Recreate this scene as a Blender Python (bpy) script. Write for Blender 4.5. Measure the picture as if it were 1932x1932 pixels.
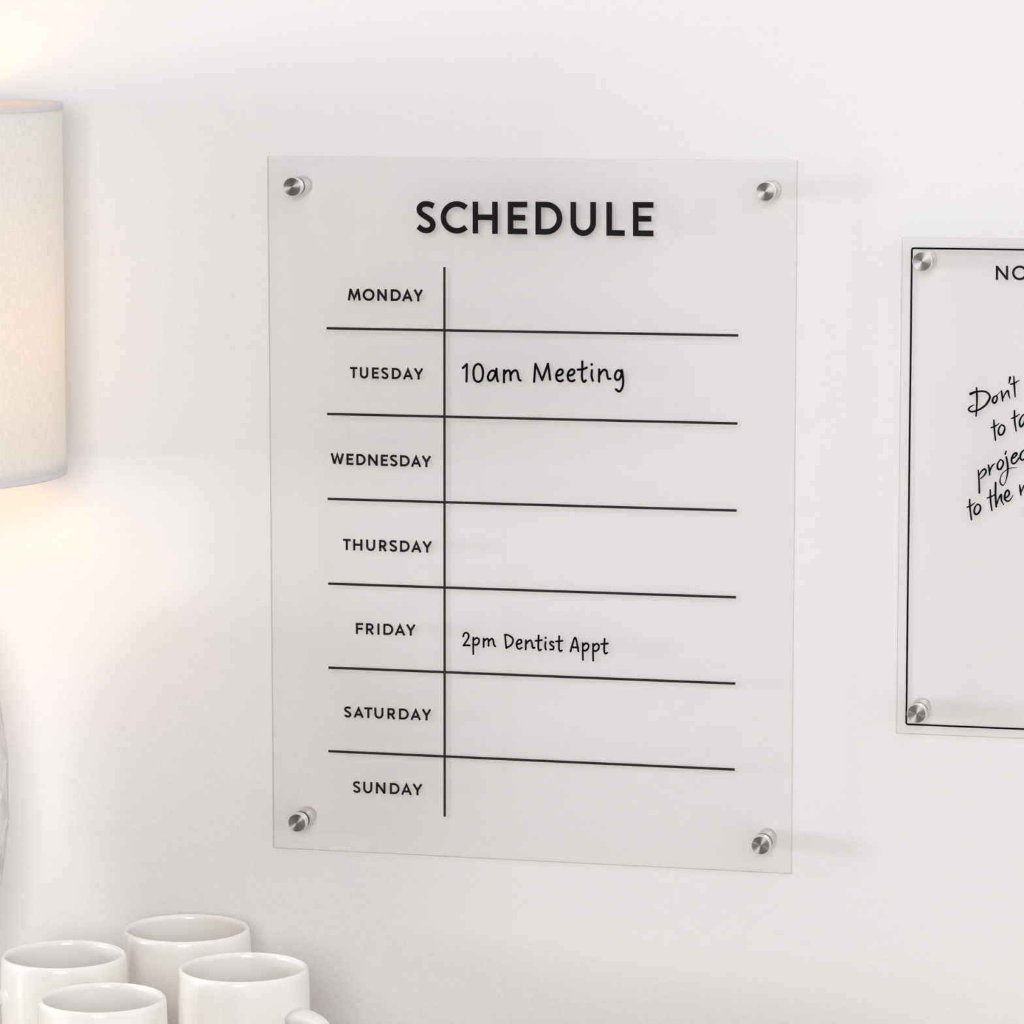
import bpy, bmesh, math, random
from mathutils import Vector, Matrix

for o in list(bpy.data.objects):
    bpy.data.objects.remove(o, do_unlink=True)
scene = bpy.context.scene
COL = scene.collection
Z0 = 1.1205            # height of the schedule sign's centre above the floor
PI = math.pi

# ------------------------------------------------------------------ camera
cam_data = bpy.data.cameras.new('camera')
cam_data.sensor_width = 36.0
cam_data.lens = 7548.96 / 1932 * 36.0
cam_data.clip_start = 0.05
cam_data.clip_end = 60
cam = bpy.data.objects.new('camera', cam_data)
COL.objects.link(cam)
rx = Vector((0.97253, 0.23279, -0.00067)); ry = Vector((-0.02873, 0.12288, 0.99201)); rz = -Vector((-0.23101, 0.96473, -0.12619))
cam.matrix_world = Matrix(((rx.x, ry.x, rz.x, 0.58647), (rx.y, ry.y, rz.y, -2.51253), (rx.z, ry.z, rz.z, 0.32684 + Z0), (0, 0, 0, 1)))
scene.camera = cam

# ------------------------------------------------------------------ world, daylight and exposure
scene.view_settings.view_transform = 'Standard'
scene.view_settings.look = 'None'
scene.view_settings.exposure = 0.0
scene.view_settings.gamma = 1.0
scene.view_settings.use_curve_mapping = False

world = bpy.data.worlds.new('room_light')
scene.world = world
world.use_nodes = True
wn = world.node_tree
wn.nodes.clear()
w_out = wn.nodes.new('ShaderNodeOutputWorld')
w_bg = wn.nodes.new('ShaderNodeBackground')
w_tc = wn.nodes.new('ShaderNodeTexCoord')
w_dot = wn.nodes.new('ShaderNodeVectorMath'); w_dot.operation = 'DOT_PRODUCT'
w_flat = wn.nodes.new('ShaderNodeVectorMath'); w_flat.operation = 'MULTIPLY'
w_flat.inputs[1].default_value = (1, 1, 0.25)
w_norm = wn.nodes.new('ShaderNodeVectorMath'); w_norm.operation = 'NORMALIZE'
w_ramp = wn.nodes.new('ShaderNodeValToRGB')
w_dot.inputs[1].default_value = (-0.27, -0.96, 0.0)     # the dim far end of the room
wn.links.new(w_tc.outputs['Generated'], w_flat.inputs[0])
wn.links.new(w_flat.outputs[0], w_norm.inputs[0])
wn.links.new(w_norm.outputs[0], w_dot.inputs[0])
wn.links.new(w_dot.outputs['Value'], w_ramp.inputs[0])
wn.links.new(w_ramp.outputs[0], w_bg.inputs['Color'])
wn.links.new(w_bg.outputs[0], w_out.inputs[0])
e0, e1 = w_ramp.color_ramp.elements
e0.position = 0.80; e0.color = (0.985, 0.985, 1.0, 1)
e1.position = 0.97; e1.color = (0.06, 0.055, 0.055, 1)
w_bg.inputs['Strength'].default_value = 0.935

def area_light(name, loc, target, sx, sy, power, color):
    d = bpy.data.lights.new(name, 'AREA')
    d.shape = 'RECTANGLE'; d.size = sx; d.size_y = sy
    d.energy = power; d.color = color
    o = bpy.data.objects.new(name, d)
    COL.objects.link(o)
    o.location = loc
    o.rotation_euler = (Vector(target) - Vector(loc)).to_track_quat('-Z', 'Y').to_euler()
    return o
area_light('window_daylight_side', (-2.9, -1.35, Z0 + 0.05), (0.1, 0, Z0), 0.55, 0.5, 26.0, (0.97, 0.985, 1.0))
area_light('window_daylight_front', (0.50, -3.6, Z0 + 0.66), (0.1, 0, Z0), 1.0, 1.0, 43.5, (0.98, 0.985, 1.0))

# ------------------------------------------------------------------ helpers
def mesh_object(name, bm, mats, parent=None, smooth=False, loc=(0, 0, 0)):
    me = bpy.data.meshes.new(name)
    bm.normal_update()
    bm.to_mesh(me); bm.free()
    if not isinstance(mats, (list, tuple)):
        mats = [mats]
    for m in mats:
        me.materials.append(m)
    if smooth:
        for p in me.polygons:
            p.use_smooth = True
    o = bpy.data.objects.new(name, me)
    COL.objects.link(o)
    o.location = loc
    if parent:
        o.parent = parent
    return o

def thing(name, label, cat, loc=(0, 0, 0), group=None):
    o = bpy.data.objects.new(name, None)
    o.empty_display_size = 0.05
    COL.objects.link(o)
    o.location = loc
    o['label'] = label; o['category'] = cat
    if group:
        o['group'] = group
    return o

def copy_tree(o, parent=None):
    c = o.copy()
    COL.objects.link(c)
    if parent:
        c.parent = parent
    for ch in list(o.children):
        copy_tree(ch, c)
    return c

def add_box(bm, x0, x1, y0, y1, z0, z1):
    v = [bm.verts.new(p) for p in ((x0, y0, z0), (x1, y0, z0), (x1, y1, z0), (x0, y1, z0), (x0, y0, z1), (x1, y0, z1), (x1, y1, z1), (x0, y1, z1))]
    fs = [bm.faces.new([v[i] for i in q]) for q in ((3, 2, 1, 0), (4, 5, 6, 7), (0, 1, 5, 4), (1, 2, 6, 5), (2, 3, 7, 6), (3, 0, 4, 7))]
    return fs

def box_bm(x0, x1, y0, y1, z0, z1, bevel=0.0, seg=2):
    bm = bmesh.new()
    add_box(bm, x0, x1, y0, y1, z0, z1)
    if bevel:
        bmesh.ops.bevel(bm, geom=bm.edges[:], offset=bevel, segments=seg, profile=0.5, affect='EDGES')
    return bm

def add_lathe(bm, prof, n=64, axis='Z', centre=(0, 0, 0), close=False):
    """profile of (radius, height) turned about the axis"""
    rings = []
    for r, h in prof:
        ring = []
        if r < 1e-7:
            pts = [(0, 0, h)]
        else:
            pts = [(r * math.cos(2 * PI * k / n), r * math.sin(2 * PI * k / n), h) for k in range(n)]
        for x, y, z in pts:
            if axis == 'Y':
                x, y, z = x, -z, y      # height runs towards the viewer (-Y)
            ring.append(bm.verts.new((x + centre[0], y + centre[1], z + centre[2])))
        rings.append(ring)
    pairs = list(zip(rings, rings[1:]))
    if close:
        pairs.append((rings[-1], rings[0]))
    for a, b in pairs:
        for k in range(n):
            k2 = (k + 1) % n
            if len(a) == 1 and len(b) == 1:
                continue
            if len(a) == 1:
                bm.faces.new((a[0], b[k2], b[k]))
            elif len(b) == 1:
                bm.faces.new((a[k], a[k2], b[0]))
            else:
                bm.faces.new((a[k], a[k2], b[k2], b[k]))
    return bm

def fix(bm):
    bmesh.ops.recalc_face_normals(bm, faces=bm.faces[:])
    return bm

def add_tube(bm, pts, rad, n=10, closed=False):
    pts = [Vector(p) for p in pts]
    m = len(pts)
    rings = []
    ref = None
    for i, p in enumerate(pts):
        a = pts[(i - 1) % m] if (closed or i > 0) else p
        b = pts[(i + 1) % m] if (closed or i < m - 1) else p
        t = (b - a).normalized()
        if ref is None:
            ref = t.orthogonal().normalized()
        ref = (ref - t * ref.dot(t)).normalized()
        s = t.cross(ref)
        rings.append([bm.verts.new(p + (ref * math.cos(2 * PI * k / n) + s * math.sin(2 * PI * k / n)) * rad) for k in range(n)])
    pr = list(zip(rings, rings[1:])) + ([(rings[-1], rings[0])] if closed else [])
    for a, b in pr:
        for k in range(n):
            bm.faces.new((a[k], a[(k + 1) % n], b[(k + 1) % n], b[k]))
    if not closed:
        bm.faces.new(rings[0][::-1]); bm.faces.new(rings[-1])
    return bm

# ---- lettering: strokes (centre lines on the panel, in mm) turned into thin raised ribbons
def add_stroke(bm, width, closed, pts, y_front, thick, round_cap):
    P = [Vector((x * 0.001, z * 0.001)) for x, z in pts]
    Q = [P[0]]
    ws = [width[0] if isinstance(width, list) else width]
    for i, p in enumerate(P[1:], 1):
        if (p - Q[-1]).length > 2e-5:
            Q.append(p)
            ws.append(width[i] if isinstance(width, list) else width)
    P = Q
    if closed and (P[0] - P[-1]).length < 2e-5:
        P.pop(); ws.pop()
    n = len(P)
    hw = [w * 0.0005 for w in ws]
    left, right = [], []
    for i, p in enumerate(P):
        a = P[(i - 1) % n] if (closed or i > 0) else None
        b = P[(i + 1) % n] if (closed or i < n - 1) else None
        d1 = (p - a).normalized() if a is not None else None
        d2 = (b - p).normalized() if b is not None else None
        if d1 is None: d1 = d2
        if d2 is None: d2 = d1
        n1 = Vector((-d1.y, d1.x)); n2 = Vector((-d2.y, d2.x))
        m = n1 + n2
        if m.length < 1e-6: m = n1.copy()
        m.normalize()
        k = min(1.0 / max(m.dot(n1), 0.2), 2.2 if not round_cap else 1.15)
        left.append(p + m * hw[i] * k); right.append(p - m * hw[i] * k)
    y0, y1 = y_front - thick, y_front
    def v(p, y): return bm.verts.new((p.x, y, p.y))
    lf = [v(p, y0) for p in left]; rf = [v(p, y0) for p in right]
    lb = [v(p, y1) for p in left]; rb = [v(p, y1) for p in right]
    rng = range(n if closed else n - 1)
    for i in rng:
        j = (i + 1) % n
        bm.faces.new((lf[i], lf[j], rf[j], rf[i]))
        bm.faces.new((lb[j], lb[i], rb[i], rb[j]))
        bm.faces.new((lf[j], lf[i], lb[i], lb[j]))
        bm.faces.new((rf[i], rf[j], rb[j], rb[i]))
    if not closed:
        bm.faces.new((lf[0], rf[0], rb[0], lb[0]))
        bm.faces.new((rf[-1], lf[-1], lb[-1], rb[-1]))
    if round_cap:
        joints = [0, n - 1] if not closed else []
        for i in range(1, n - 1):          # round the sharp turns of a pen stroke too
            if (P[i] - P[i - 1]).normalized().dot((P[i + 1] - P[i]).normalized()) < 0.6:
                joints.append(i)
        for i in joints:
            c = P[i]
            ring = [c + Vector((math.cos(2 * PI * k / 14), math.sin(2 * PI * k / 14))) * hw[i] for k in range(14)]
            a = [v(p, y0) for p in ring]; b = [v(p, y1) for p in ring]
            bm.faces.new(a); bm.faces.new(b[::-1])
            for k in range(14):
                bm.faces.new((a[k], b[k], b[(k + 1) % 14], a[(k + 1) % 14]))

def strokes_bm(strokes, off, y_front, round_cap, thick=0.00018):
    bm = bmesh.new()
    base_thick = thick
    for k_, (w, closed, pts) in enumerate(strokes):
        thick = base_thick + 0.00002 * (k_ % 5)      # crossing strokes never share a face
        pts = [(x - off[0] * 1000, z - off[1] * 1000) for x, z in pts]
        cuts = [0]
        if round_cap and not closed:       # a pen turning sharply starts a new ribbon
            for i in range(1, len(pts) - 1):
                a, b, c = (Vector(pts[k]) for k in (i - 1, i, i + 1))
                if (b - a).length > 0 and (c - b).length > 0 and (b - a).normalized().dot((c - b).normalized()) < 0.5:
                    cuts.append(i)
        cuts.append(len(pts) - 1)
        if len(cuts) == 2:
            add_stroke(bm, w, closed, pts, y_front, thick, round_cap)
        else:
            for q_, (i, j) in enumerate(zip(cuts, cuts[1:])):
                thick += 0.000006
                add_stroke(bm, w[i:j + 1] if isinstance(w, list) else w, 0, pts[i:j + 1], y_front, thick, round_cap)
    return fix(bm)

# ------------------------------------------------------------------ materials
def new_mat(name):
    m = bpy.data.materials.new(name)
    m.use_nodes = True
    nt = m.node_tree
    return m, nt, nt.nodes['Principled BSDF']

def plain(name, color, rough=0.5, metal=0.0, **kw):
    m, nt, b = new_mat(name)
    b.inputs['Base Color'].default_value = (*color, 1)
    b.inputs['Roughness'].default_value = rough
    b.inputs['Metallic'].default_value = metal
    for k, v in kw.items():
        b.inputs[k].default_value = v
    return m

def noise_bump(nt, b, scales, strength, dist):
    tc = nt.nodes.new('ShaderNodeTexCoord')
    acc = None
    for sc, amp in scales:
        nz = nt.nodes.new('ShaderNodeTexNoise')
        nz.inputs['Scale'].default_value = sc
        nz.inputs['Detail'].default_value = 3
        nt.links.new(tc.outputs['Object'], nz.inputs['Vector'])
        mu = nt.nodes.new('ShaderNodeMath'); mu.operation = 'MULTIPLY'; mu.inputs[1].default_value = amp
        nt.links.new(nz.outputs[0], mu.inputs[0])
        if acc is None:
            acc = mu
        else:
            ad = nt.nodes.new('ShaderNodeMath'); ad.operation = 'ADD'
            nt.links.new(acc.outputs[0], ad.inputs[0]); nt.links.new(mu.outputs[0], ad.inputs[1])
            acc = ad
    bp = nt.nodes.new('ShaderNodeBump')
    bp.inputs['Strength'].default_value = strength
    bp.inputs['Distance'].default_value = dist
    nt.links.new(acc.outputs[0], bp.inputs['Height'])
    nt.links.new(bp.outputs[0], b.inputs['Normal'])
    return tc

# painted plaster with a faint roller texture
M_wall, nt, b = new_mat('painted_wall')
b.inputs['Base Color'].default_value = (0.87, 0.859, 0.861, 1)
b.inputs['Roughness'].default_value = 0.75
b.inputs['Specular IOR Level'].default_value = 0.25
noise_bump(nt, b, ((95, 0.6), (260, 0.4)), 0.75, 0.0010)

M_floor, nt, b = new_mat('oak_floor')
wv = nt.nodes.new('ShaderNodeTexNoise'); wv.inputs['Scale'].default_value = 6
rp = nt.nodes.new('ShaderNodeValToRGB')
rp.color_ramp.elements[0].color = (0.56, 0.49, 0.42, 1); rp.color_ramp.elements[1].color = (0.66, 0.59, 0.51, 1)
nt.links.new(wv.outputs[0], rp.inputs[0]); nt.links.new(rp.outputs[0], b.inputs['Base Color'])
b.inputs['Roughness'].default_value = 0.5

M_oak, nt, b = new_mat('light_oak')
tc = nt.nodes.new('ShaderNodeTexCoord'); mp = nt.nodes.new('ShaderNodeMapping'); mp.inputs['Scale'].default_value = (4, 40, 40)
nz = nt.nodes.new('ShaderNodeTexNoise'); nz.inputs['Scale'].default_value = 1.5; nz.inputs['Detail'].default_value = 5
rp = nt.nodes.new('ShaderNodeValToRGB')
rp.color_ramp.elements[0].color = (0.42, 0.34, 0.27, 1); rp.color_ramp.elements[1].color = (0.55, 0.46, 0.38, 1)
nt.links.new(tc.outputs['Object'], mp.inputs[0]); nt.links.new(mp.outputs[0], nz.inputs['Vector'])
nt.links.new(nz.outputs[0], rp.inputs[0]); nt.links.new(rp.outputs[0], b.inputs['Base Color'])
b.inputs['Roughness'].default_value = 0.45
M_table = plain('white_lacquer', (0.80, 0.79, 0.78), 0.4)

# clear acrylic: clear sheet with a glossy skin, and edges greyed to stand in for internal reflection
def acrylic(name, tint, edge):
    m = bpy.data.materials.new(name); m.use_nodes = True
    nt = m.node_tree; nt.nodes.clear()
    out = nt.nodes.new('ShaderNodeOutputMaterial')
    tr = nt.nodes.new('ShaderNodeBsdfTransparent'); tr.inputs['Color'].default_value = (*tint, 1)
    gl = nt.nodes.new('ShaderNodeBsdfGlossy'); gl.inputs['Roughness'].default_value = 0.03
    gl.inputs['Color'].default_value = (1, 1, 1, 1)
    lw = nt.nodes.new('ShaderNodeLayerWeight'); lw.inputs['Blend'].default_value = 0.5
    pw = nt.nodes.new('ShaderNodeMath'); pw.operation = 'POWER'; pw.inputs[1].default_value = 5.0
    fr = nt.nodes.new('ShaderNodeMath'); fr.operation = 'MULTIPLY_ADD'; fr.inputs[1].default_value = 0.7; fr.inputs[2].default_value = 0.02
    nt.links.new(lw.outputs['Facing'], pw.inputs[0]); nt.links.new(pw.outputs[0], fr.inputs[0])
    mx = nt.nodes.new('ShaderNodeMixShader')
    nt.links.new(fr.outputs[0], mx.inputs[0]); nt.links.new(tr.outputs[0], mx.inputs[1]); nt.links.new(gl.outputs[0], mx.inputs[2])
    last = mx
    if edge:
        df = nt.nodes.new('ShaderNodeBsdfDiffuse'); df.inputs['Color'].default_value = (0.30, 0.29, 0.29, 1)
        m2 = nt.nodes.new('ShaderNodeMixShader'); m2.inputs[0].default_value = edge
        nt.links.new(mx.outputs[0], m2.inputs[1]); nt.links.new(df.outputs[0], m2.inputs[2])
        last = m2
    nt.links.new(last.outputs[0], out.inputs[0])
    return m
M_acrylic = acrylic('clear_acrylic', (0.994, 0.9925, 0.992), 0)
M_edge = acrylic('acrylic_edge', (0.92, 0.92, 0.92), 0.36)

M_ink = plain('black_vinyl', (0.008, 0.007, 0.007), 0.6, **{'Specular IOR Level': 0.12})
M_ink_line = plain('black_print', (0.016, 0.013, 0.013), 0.6, **{'Specular IOR Level': 0.2})
M_pen = plain('black_marker_ink', (0.002, 0.002, 0.002), 0.6, **{'Specular IOR Level': 0.05})

def spun(name, color, rough, aniso):
    m, nt, b = new_mat(name)
    b.inputs['Base Color'].default_value = (*color, 1)
    b.inputs['Metallic'].default_value = 1.0
    b.inputs['Roughness'].default_value = rough
    if aniso:
        b.inputs['Anisotropic'].default_value = aniso
        b.inputs['Anisotropic Rotation'].default_value = 0.25
        tg = nt.nodes.new('ShaderNodeTangent'); tg.direction_type = 'RADIAL'; tg.axis = 'Y'
        nt.links.new(tg.outputs[0], b.inputs['Tangent'])
    return m
M_spun = spun('spun_steel', (0.40, 0.385, 0.38), 0.40, 0.95)
M_steel = spun('satin_steel', (0.80, 0.78, 0.77), 0.22, 0)
M_barrel = spun('brushed_steel', (0.72, 0.69, 0.67), 0.38, 0)
M_washer = plain('dark_washer', (0.008, 0.007, 0.007), 0.6)

M_mug = plain('white_glazed_ceramic', (0.93, 0.905, 0.875), 0.30, **{'Coat Weight': 1.0, 'Coat Roughness': 0.03})
M_lamp_ceramic, nt, b = new_mat('white_carved_ceramic')
b.inputs['Base Color'].default_value = (0.80, 0.775, 0.75, 1)
b.inputs['Roughness'].default_value = 0.3
M_brass = plain('nickel_fitting', (0.62, 0.60, 0.58), 0.3, 1.0)

# woven linen that lets some of the bulb's light through
def linen(name, color, through, translucency, slub):
    m = bpy.data.materials.new(name); m.use_nodes = True
    nt = m.node_tree; nt.nodes.clear()
    out = nt.nodes.new('ShaderNodeOutputMaterial')
    tc = nt.nodes.new('ShaderNodeTexCoord')
    acc = []
    for sc in ((260, 260, 2600), (1500, 1500, 160)):
        mp = nt.nodes.new('ShaderNodeMapping'); mp.inputs['Scale'].default_value = sc
        nz = nt.nodes.new('ShaderNodeTexNoise'); nz.inputs['Scale'].default_value = 1.0; nz.inputs['Detail'].default_value = 2
        nt.links.new(tc.outputs['Object'], mp.inputs[0]); nt.links.new(mp.outputs[0], nz.inputs['Vector'])
        acc.append(nz)
    ad = nt.nodes.new('ShaderNodeMath'); ad.operation = 'ADD'
    nt.links.new(acc[0].outputs[0], ad.inputs[0]); nt.links.new(acc[1].outputs[0], ad.inputs[1])
    rp = nt.nodes.new('ShaderNodeMapRange')
    rp.inputs['From Min'].default_value = 0.6; rp.inputs['From Max'].default_value = 1.4
    rp.inputs['To Min'].default_value = 1.0 - slub; rp.inputs['To Max'].default_value = 1.0
    nt.links.new(ad.outputs[0], rp.inputs['Value'])
    mc = nt.nodes.new('ShaderNodeMix'); mc.data_type = 'RGBA'; mc.blend_type = 'MULTIPLY'; mc.inputs['Factor'].default_value = 1.0
    cb = nt.nodes.new('ShaderNodeCombineColor')
    for i in range(3):
        nt.links.new(rp.outputs[0], cb.inputs[i])
    ia = [s for s in mc.inputs if s.name == 'A' and s.type == 'RGBA'][0]
    ib = [s for s in mc.inputs if s.name == 'B' and s.type == 'RGBA'][0]
    oc = [s for s in mc.outputs if s.type == 'RGBA'][0]
    ia.default_value = (*color, 1)
    nt.links.new(cb.outputs[0], ib)
    df = nt.nodes.new('ShaderNodeBsdfDiffuse'); tl = nt.nodes.new('ShaderNodeBsdfTranslucent')
    nt.links.new(oc, df.inputs['Color']); tl.inputs['Color'].default_value = (*through, 1)
    bp = nt.nodes.new('ShaderNodeBump'); bp.inputs['Strength'].default_value = 0.25; bp.inputs['Distance'].default_value = 0.0004
    nt.links.new(ad.outputs[0], bp.inputs['Height']); nt.links.new(bp.outputs[0], df.inputs['Normal'])
    mx = nt.nodes.new('ShaderNodeMixShader'); mx.inputs[0].default_value = translucency
    nt.links.new(df.outputs[0], mx.inputs[1]); nt.links.new(tl.outputs[0], mx.inputs[2])
    nt.links.new(mx.outputs[0], out.inputs[0])
    return m
M_linen = linen('linen_shade', (0.94, 0.93, 0.925), (0.95, 0.98, 1.0), 0.34, 0.20)
M_tape = linen('shade_tape', (0.74, 0.71, 0.73), (0.8, 0.7, 0.6), 0.03, 0.05)

M_bulb = bpy.data.materials.new('lit_bulb'); M_bulb.use_nodes = True
nt = M_bulb.node_tree; nt.nodes.clear()
out = nt.nodes.new('ShaderNodeOutputMaterial'); em = nt.nodes.new('ShaderNodeEmission')
em.inputs['Color'].default_value = (1.0, 0.56, 0.15, 1); em.inputs['Strength'].default_value = 9.2
nt.links.new(em.outputs[0], out.inputs[0])

# ------------------------------------------------------------------ room
def struct(name, bm, m):
    o = mesh_object(name, bm, m)
    o['kind'] = 'structure'
    return o
struct('wall_back', box_bm(-2.2, 2.4, 0.0, 0.1, 0.0, 2.6), M_wall)
struct('floor', box_bm(-2.2, 2.4, -3.2, 0.1, -0.05, 0.0), M_floor)
struct('baseboard_back', box_bm(-2.2, 2.4, -0.014, 0.0, 0.0, 0.12, 0.003), M_table)

# ------------------------------------------------------------------ console table under the mugs and the lamp (below the frame)
TABLE = 0.75
t = thing('console_table', 'wooden console table against the wall carrying the lamp and the white mugs', 'table', (-0.25, -0.24, 0))
mesh_object('tabletop', box_bm(-0.55, 0.55, -0.20, 0.222, 0.722, 0.75, 0.003), M_oak, t)
mesh_object('apron', box_bm(-0.50, 0.50, -0.17, 0.195, 0.64, 0.722, 0.002), M_oak, t)
for sx in (-1, 1):
    for sy in (-0.172, 0.172):
        mesh_object('leg', box_bm(sx * 0.505 - 0.022, sx * 0.505 + 0.022, sy - 0.022, sy + 0.022, 0.0, 0.722, 0.003), M_oak, t)

# ------------------------------------------------------------------ acrylic signs
# stroke data: [width, closed, centre line points], millimetres on the panel, origin at the centre of the schedule sign
TITLE = [[3.679,0,[[-62.3,197.35],[-62.8,197.58],[-63.3,197.83],[-63.8,198.07],[-64.31,198.28],[-64.81,198.45],[-65.31,198.57],[-65.81,198.66],[-66.32,198.71],[-66.82,198.74],[-67.32,198.73],[-67.84,198.7],[-68.37,198.64],[-68.89,198.54],[-69.39,198.4],[-69.84,198.21],[-70.26,197.95],[-70.65,197.62],[-71.01,197.26],[-71.31,196.87],[-71.55,196.49],[-71.7,196.1],[-71.8,195.7],[-71.83,195.29],[-71.81,194.88],[-71.74,194.48],[-71.64,194.09],[-71.49,193.71],[-71.28,193.34],[-71.0,192.96],[-70.62,192.57],[-70.1,192.16],[-69.46,191.75],[-68.76,191.32],[-68.04,190.89],[-67.35,190.46],[-66.67,190.03],[-65.95,189.59],[-65.24,189.14],[-64.61,188.7],[-64.09,188.25],[-63.69,187.81],[-63.39,187.36],[-63.17,186.92],[-63.01,186.47],[-62.9,186.03],[-62.85,185.57],[-62.86,185.11],[-62.93,184.65],[-63.05,184.21],[-63.22,183.8],[-63.45,183.42],[-63.74,183.06],[-64.08,182.72],[-64.46,182.43],[-64.86,182.19],[-65.31,181.99],[-65.8,181.85],[-66.31,181.74],[-66.85,181.69],[-67.38,181.68],[-67.92,181.73],[-68.48,181.83],[-69.05,181.97],[-69.61,182.16],[-70.15,182.39],[-70.67,182.69],[-71.17,183.04],[-71.67,183.43],[-72.16,183.83],[-72.66,184.21]]],[3.679,0,[[-40.8,196.53],[-41.79,197.33],[-42.89,197.98],[-44.08,198.46],[-45.33,198.77],[-46.61,198.9],[-47.91,198.84],[-49.18,198.61],[-50.4,198.2],[-51.56,197.62],[-52.61,196.88],[-53.55,196.01],[-54.34,195.02],[-54.98,193.93],[-55.44,192.76],[-55.73,191.54],[-55.83,190.29],[-55.74,189.05],[-55.46,187.83],[-55.0,186.66],[-54.37,185.57],[-53.58,184.58],[-52.65,183.72],[-51.6,182.99],[-50.45,182.41],[-49.22,182.01],[-47.95,181.78],[-46.66,181.73],[-45.37,181.87],[-44.12,182.19],[-42.93,182.68],[-41.82,183.33],[-40.83,184.14]]],[3.679,0,[[-34.64,200.6],[-34.68,180.1]]],[3.679,0,[[-21.7,200.7],[-21.73,180.07]]],[3.679,0,[[-34.66,190.56],[-21.71,190.59]]],[3.679,0,[[-0.45,199.06],[-11.41,198.99],[-11.42,181.84],[-0.46,181.82]]],[3.679,0,[[-11.41,190.62],[-1.73,190.65]]],[3.679,1,[[6.79,199.14],[11.78,199.17],[13.18,199.07],[14.55,198.76],[15.84,198.25],[17.04,197.54],[18.1,196.66],[19.01,195.63],[19.75,194.46],[20.28,193.2],[20.61,191.87],[20.72,190.51],[20.61,189.14],[20.29,187.81],[19.75,186.54],[19.02,185.37],[18.11,184.33],[17.05,183.44],[15.85,182.73],[14.55,182.21],[13.19,181.89],[11.79,181.78],[6.79,181.79]]],[3.679,0,[[29.68,201.1],[29.69,188.05],[29.78,186.99],[30.02,185.97],[30.41,184.99],[30.94,184.09],[31.6,183.28],[32.38,182.6],[33.25,182.04],[34.19,181.63],[35.18,181.39],[36.2,181.3],[37.21,181.38],[38.2,181.63],[39.14,182.03],[40.01,182.59],[40.78,183.28],[41.44,184.09],[41.97,184.99],[42.36,185.97],[42.6,187.01],[42.67,188.07],[42.65,201.2]]],[3.679,0,[[53.09,201.28],[53.14,181.68],[63.26,181.67]]],[3.679,0,[[81.79,199.72],[70.28,199.64],[70.34,181.64],[81.86,181.62]]],[3.679,0,[[70.31,190.86],[80.49,190.89]]]]
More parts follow.
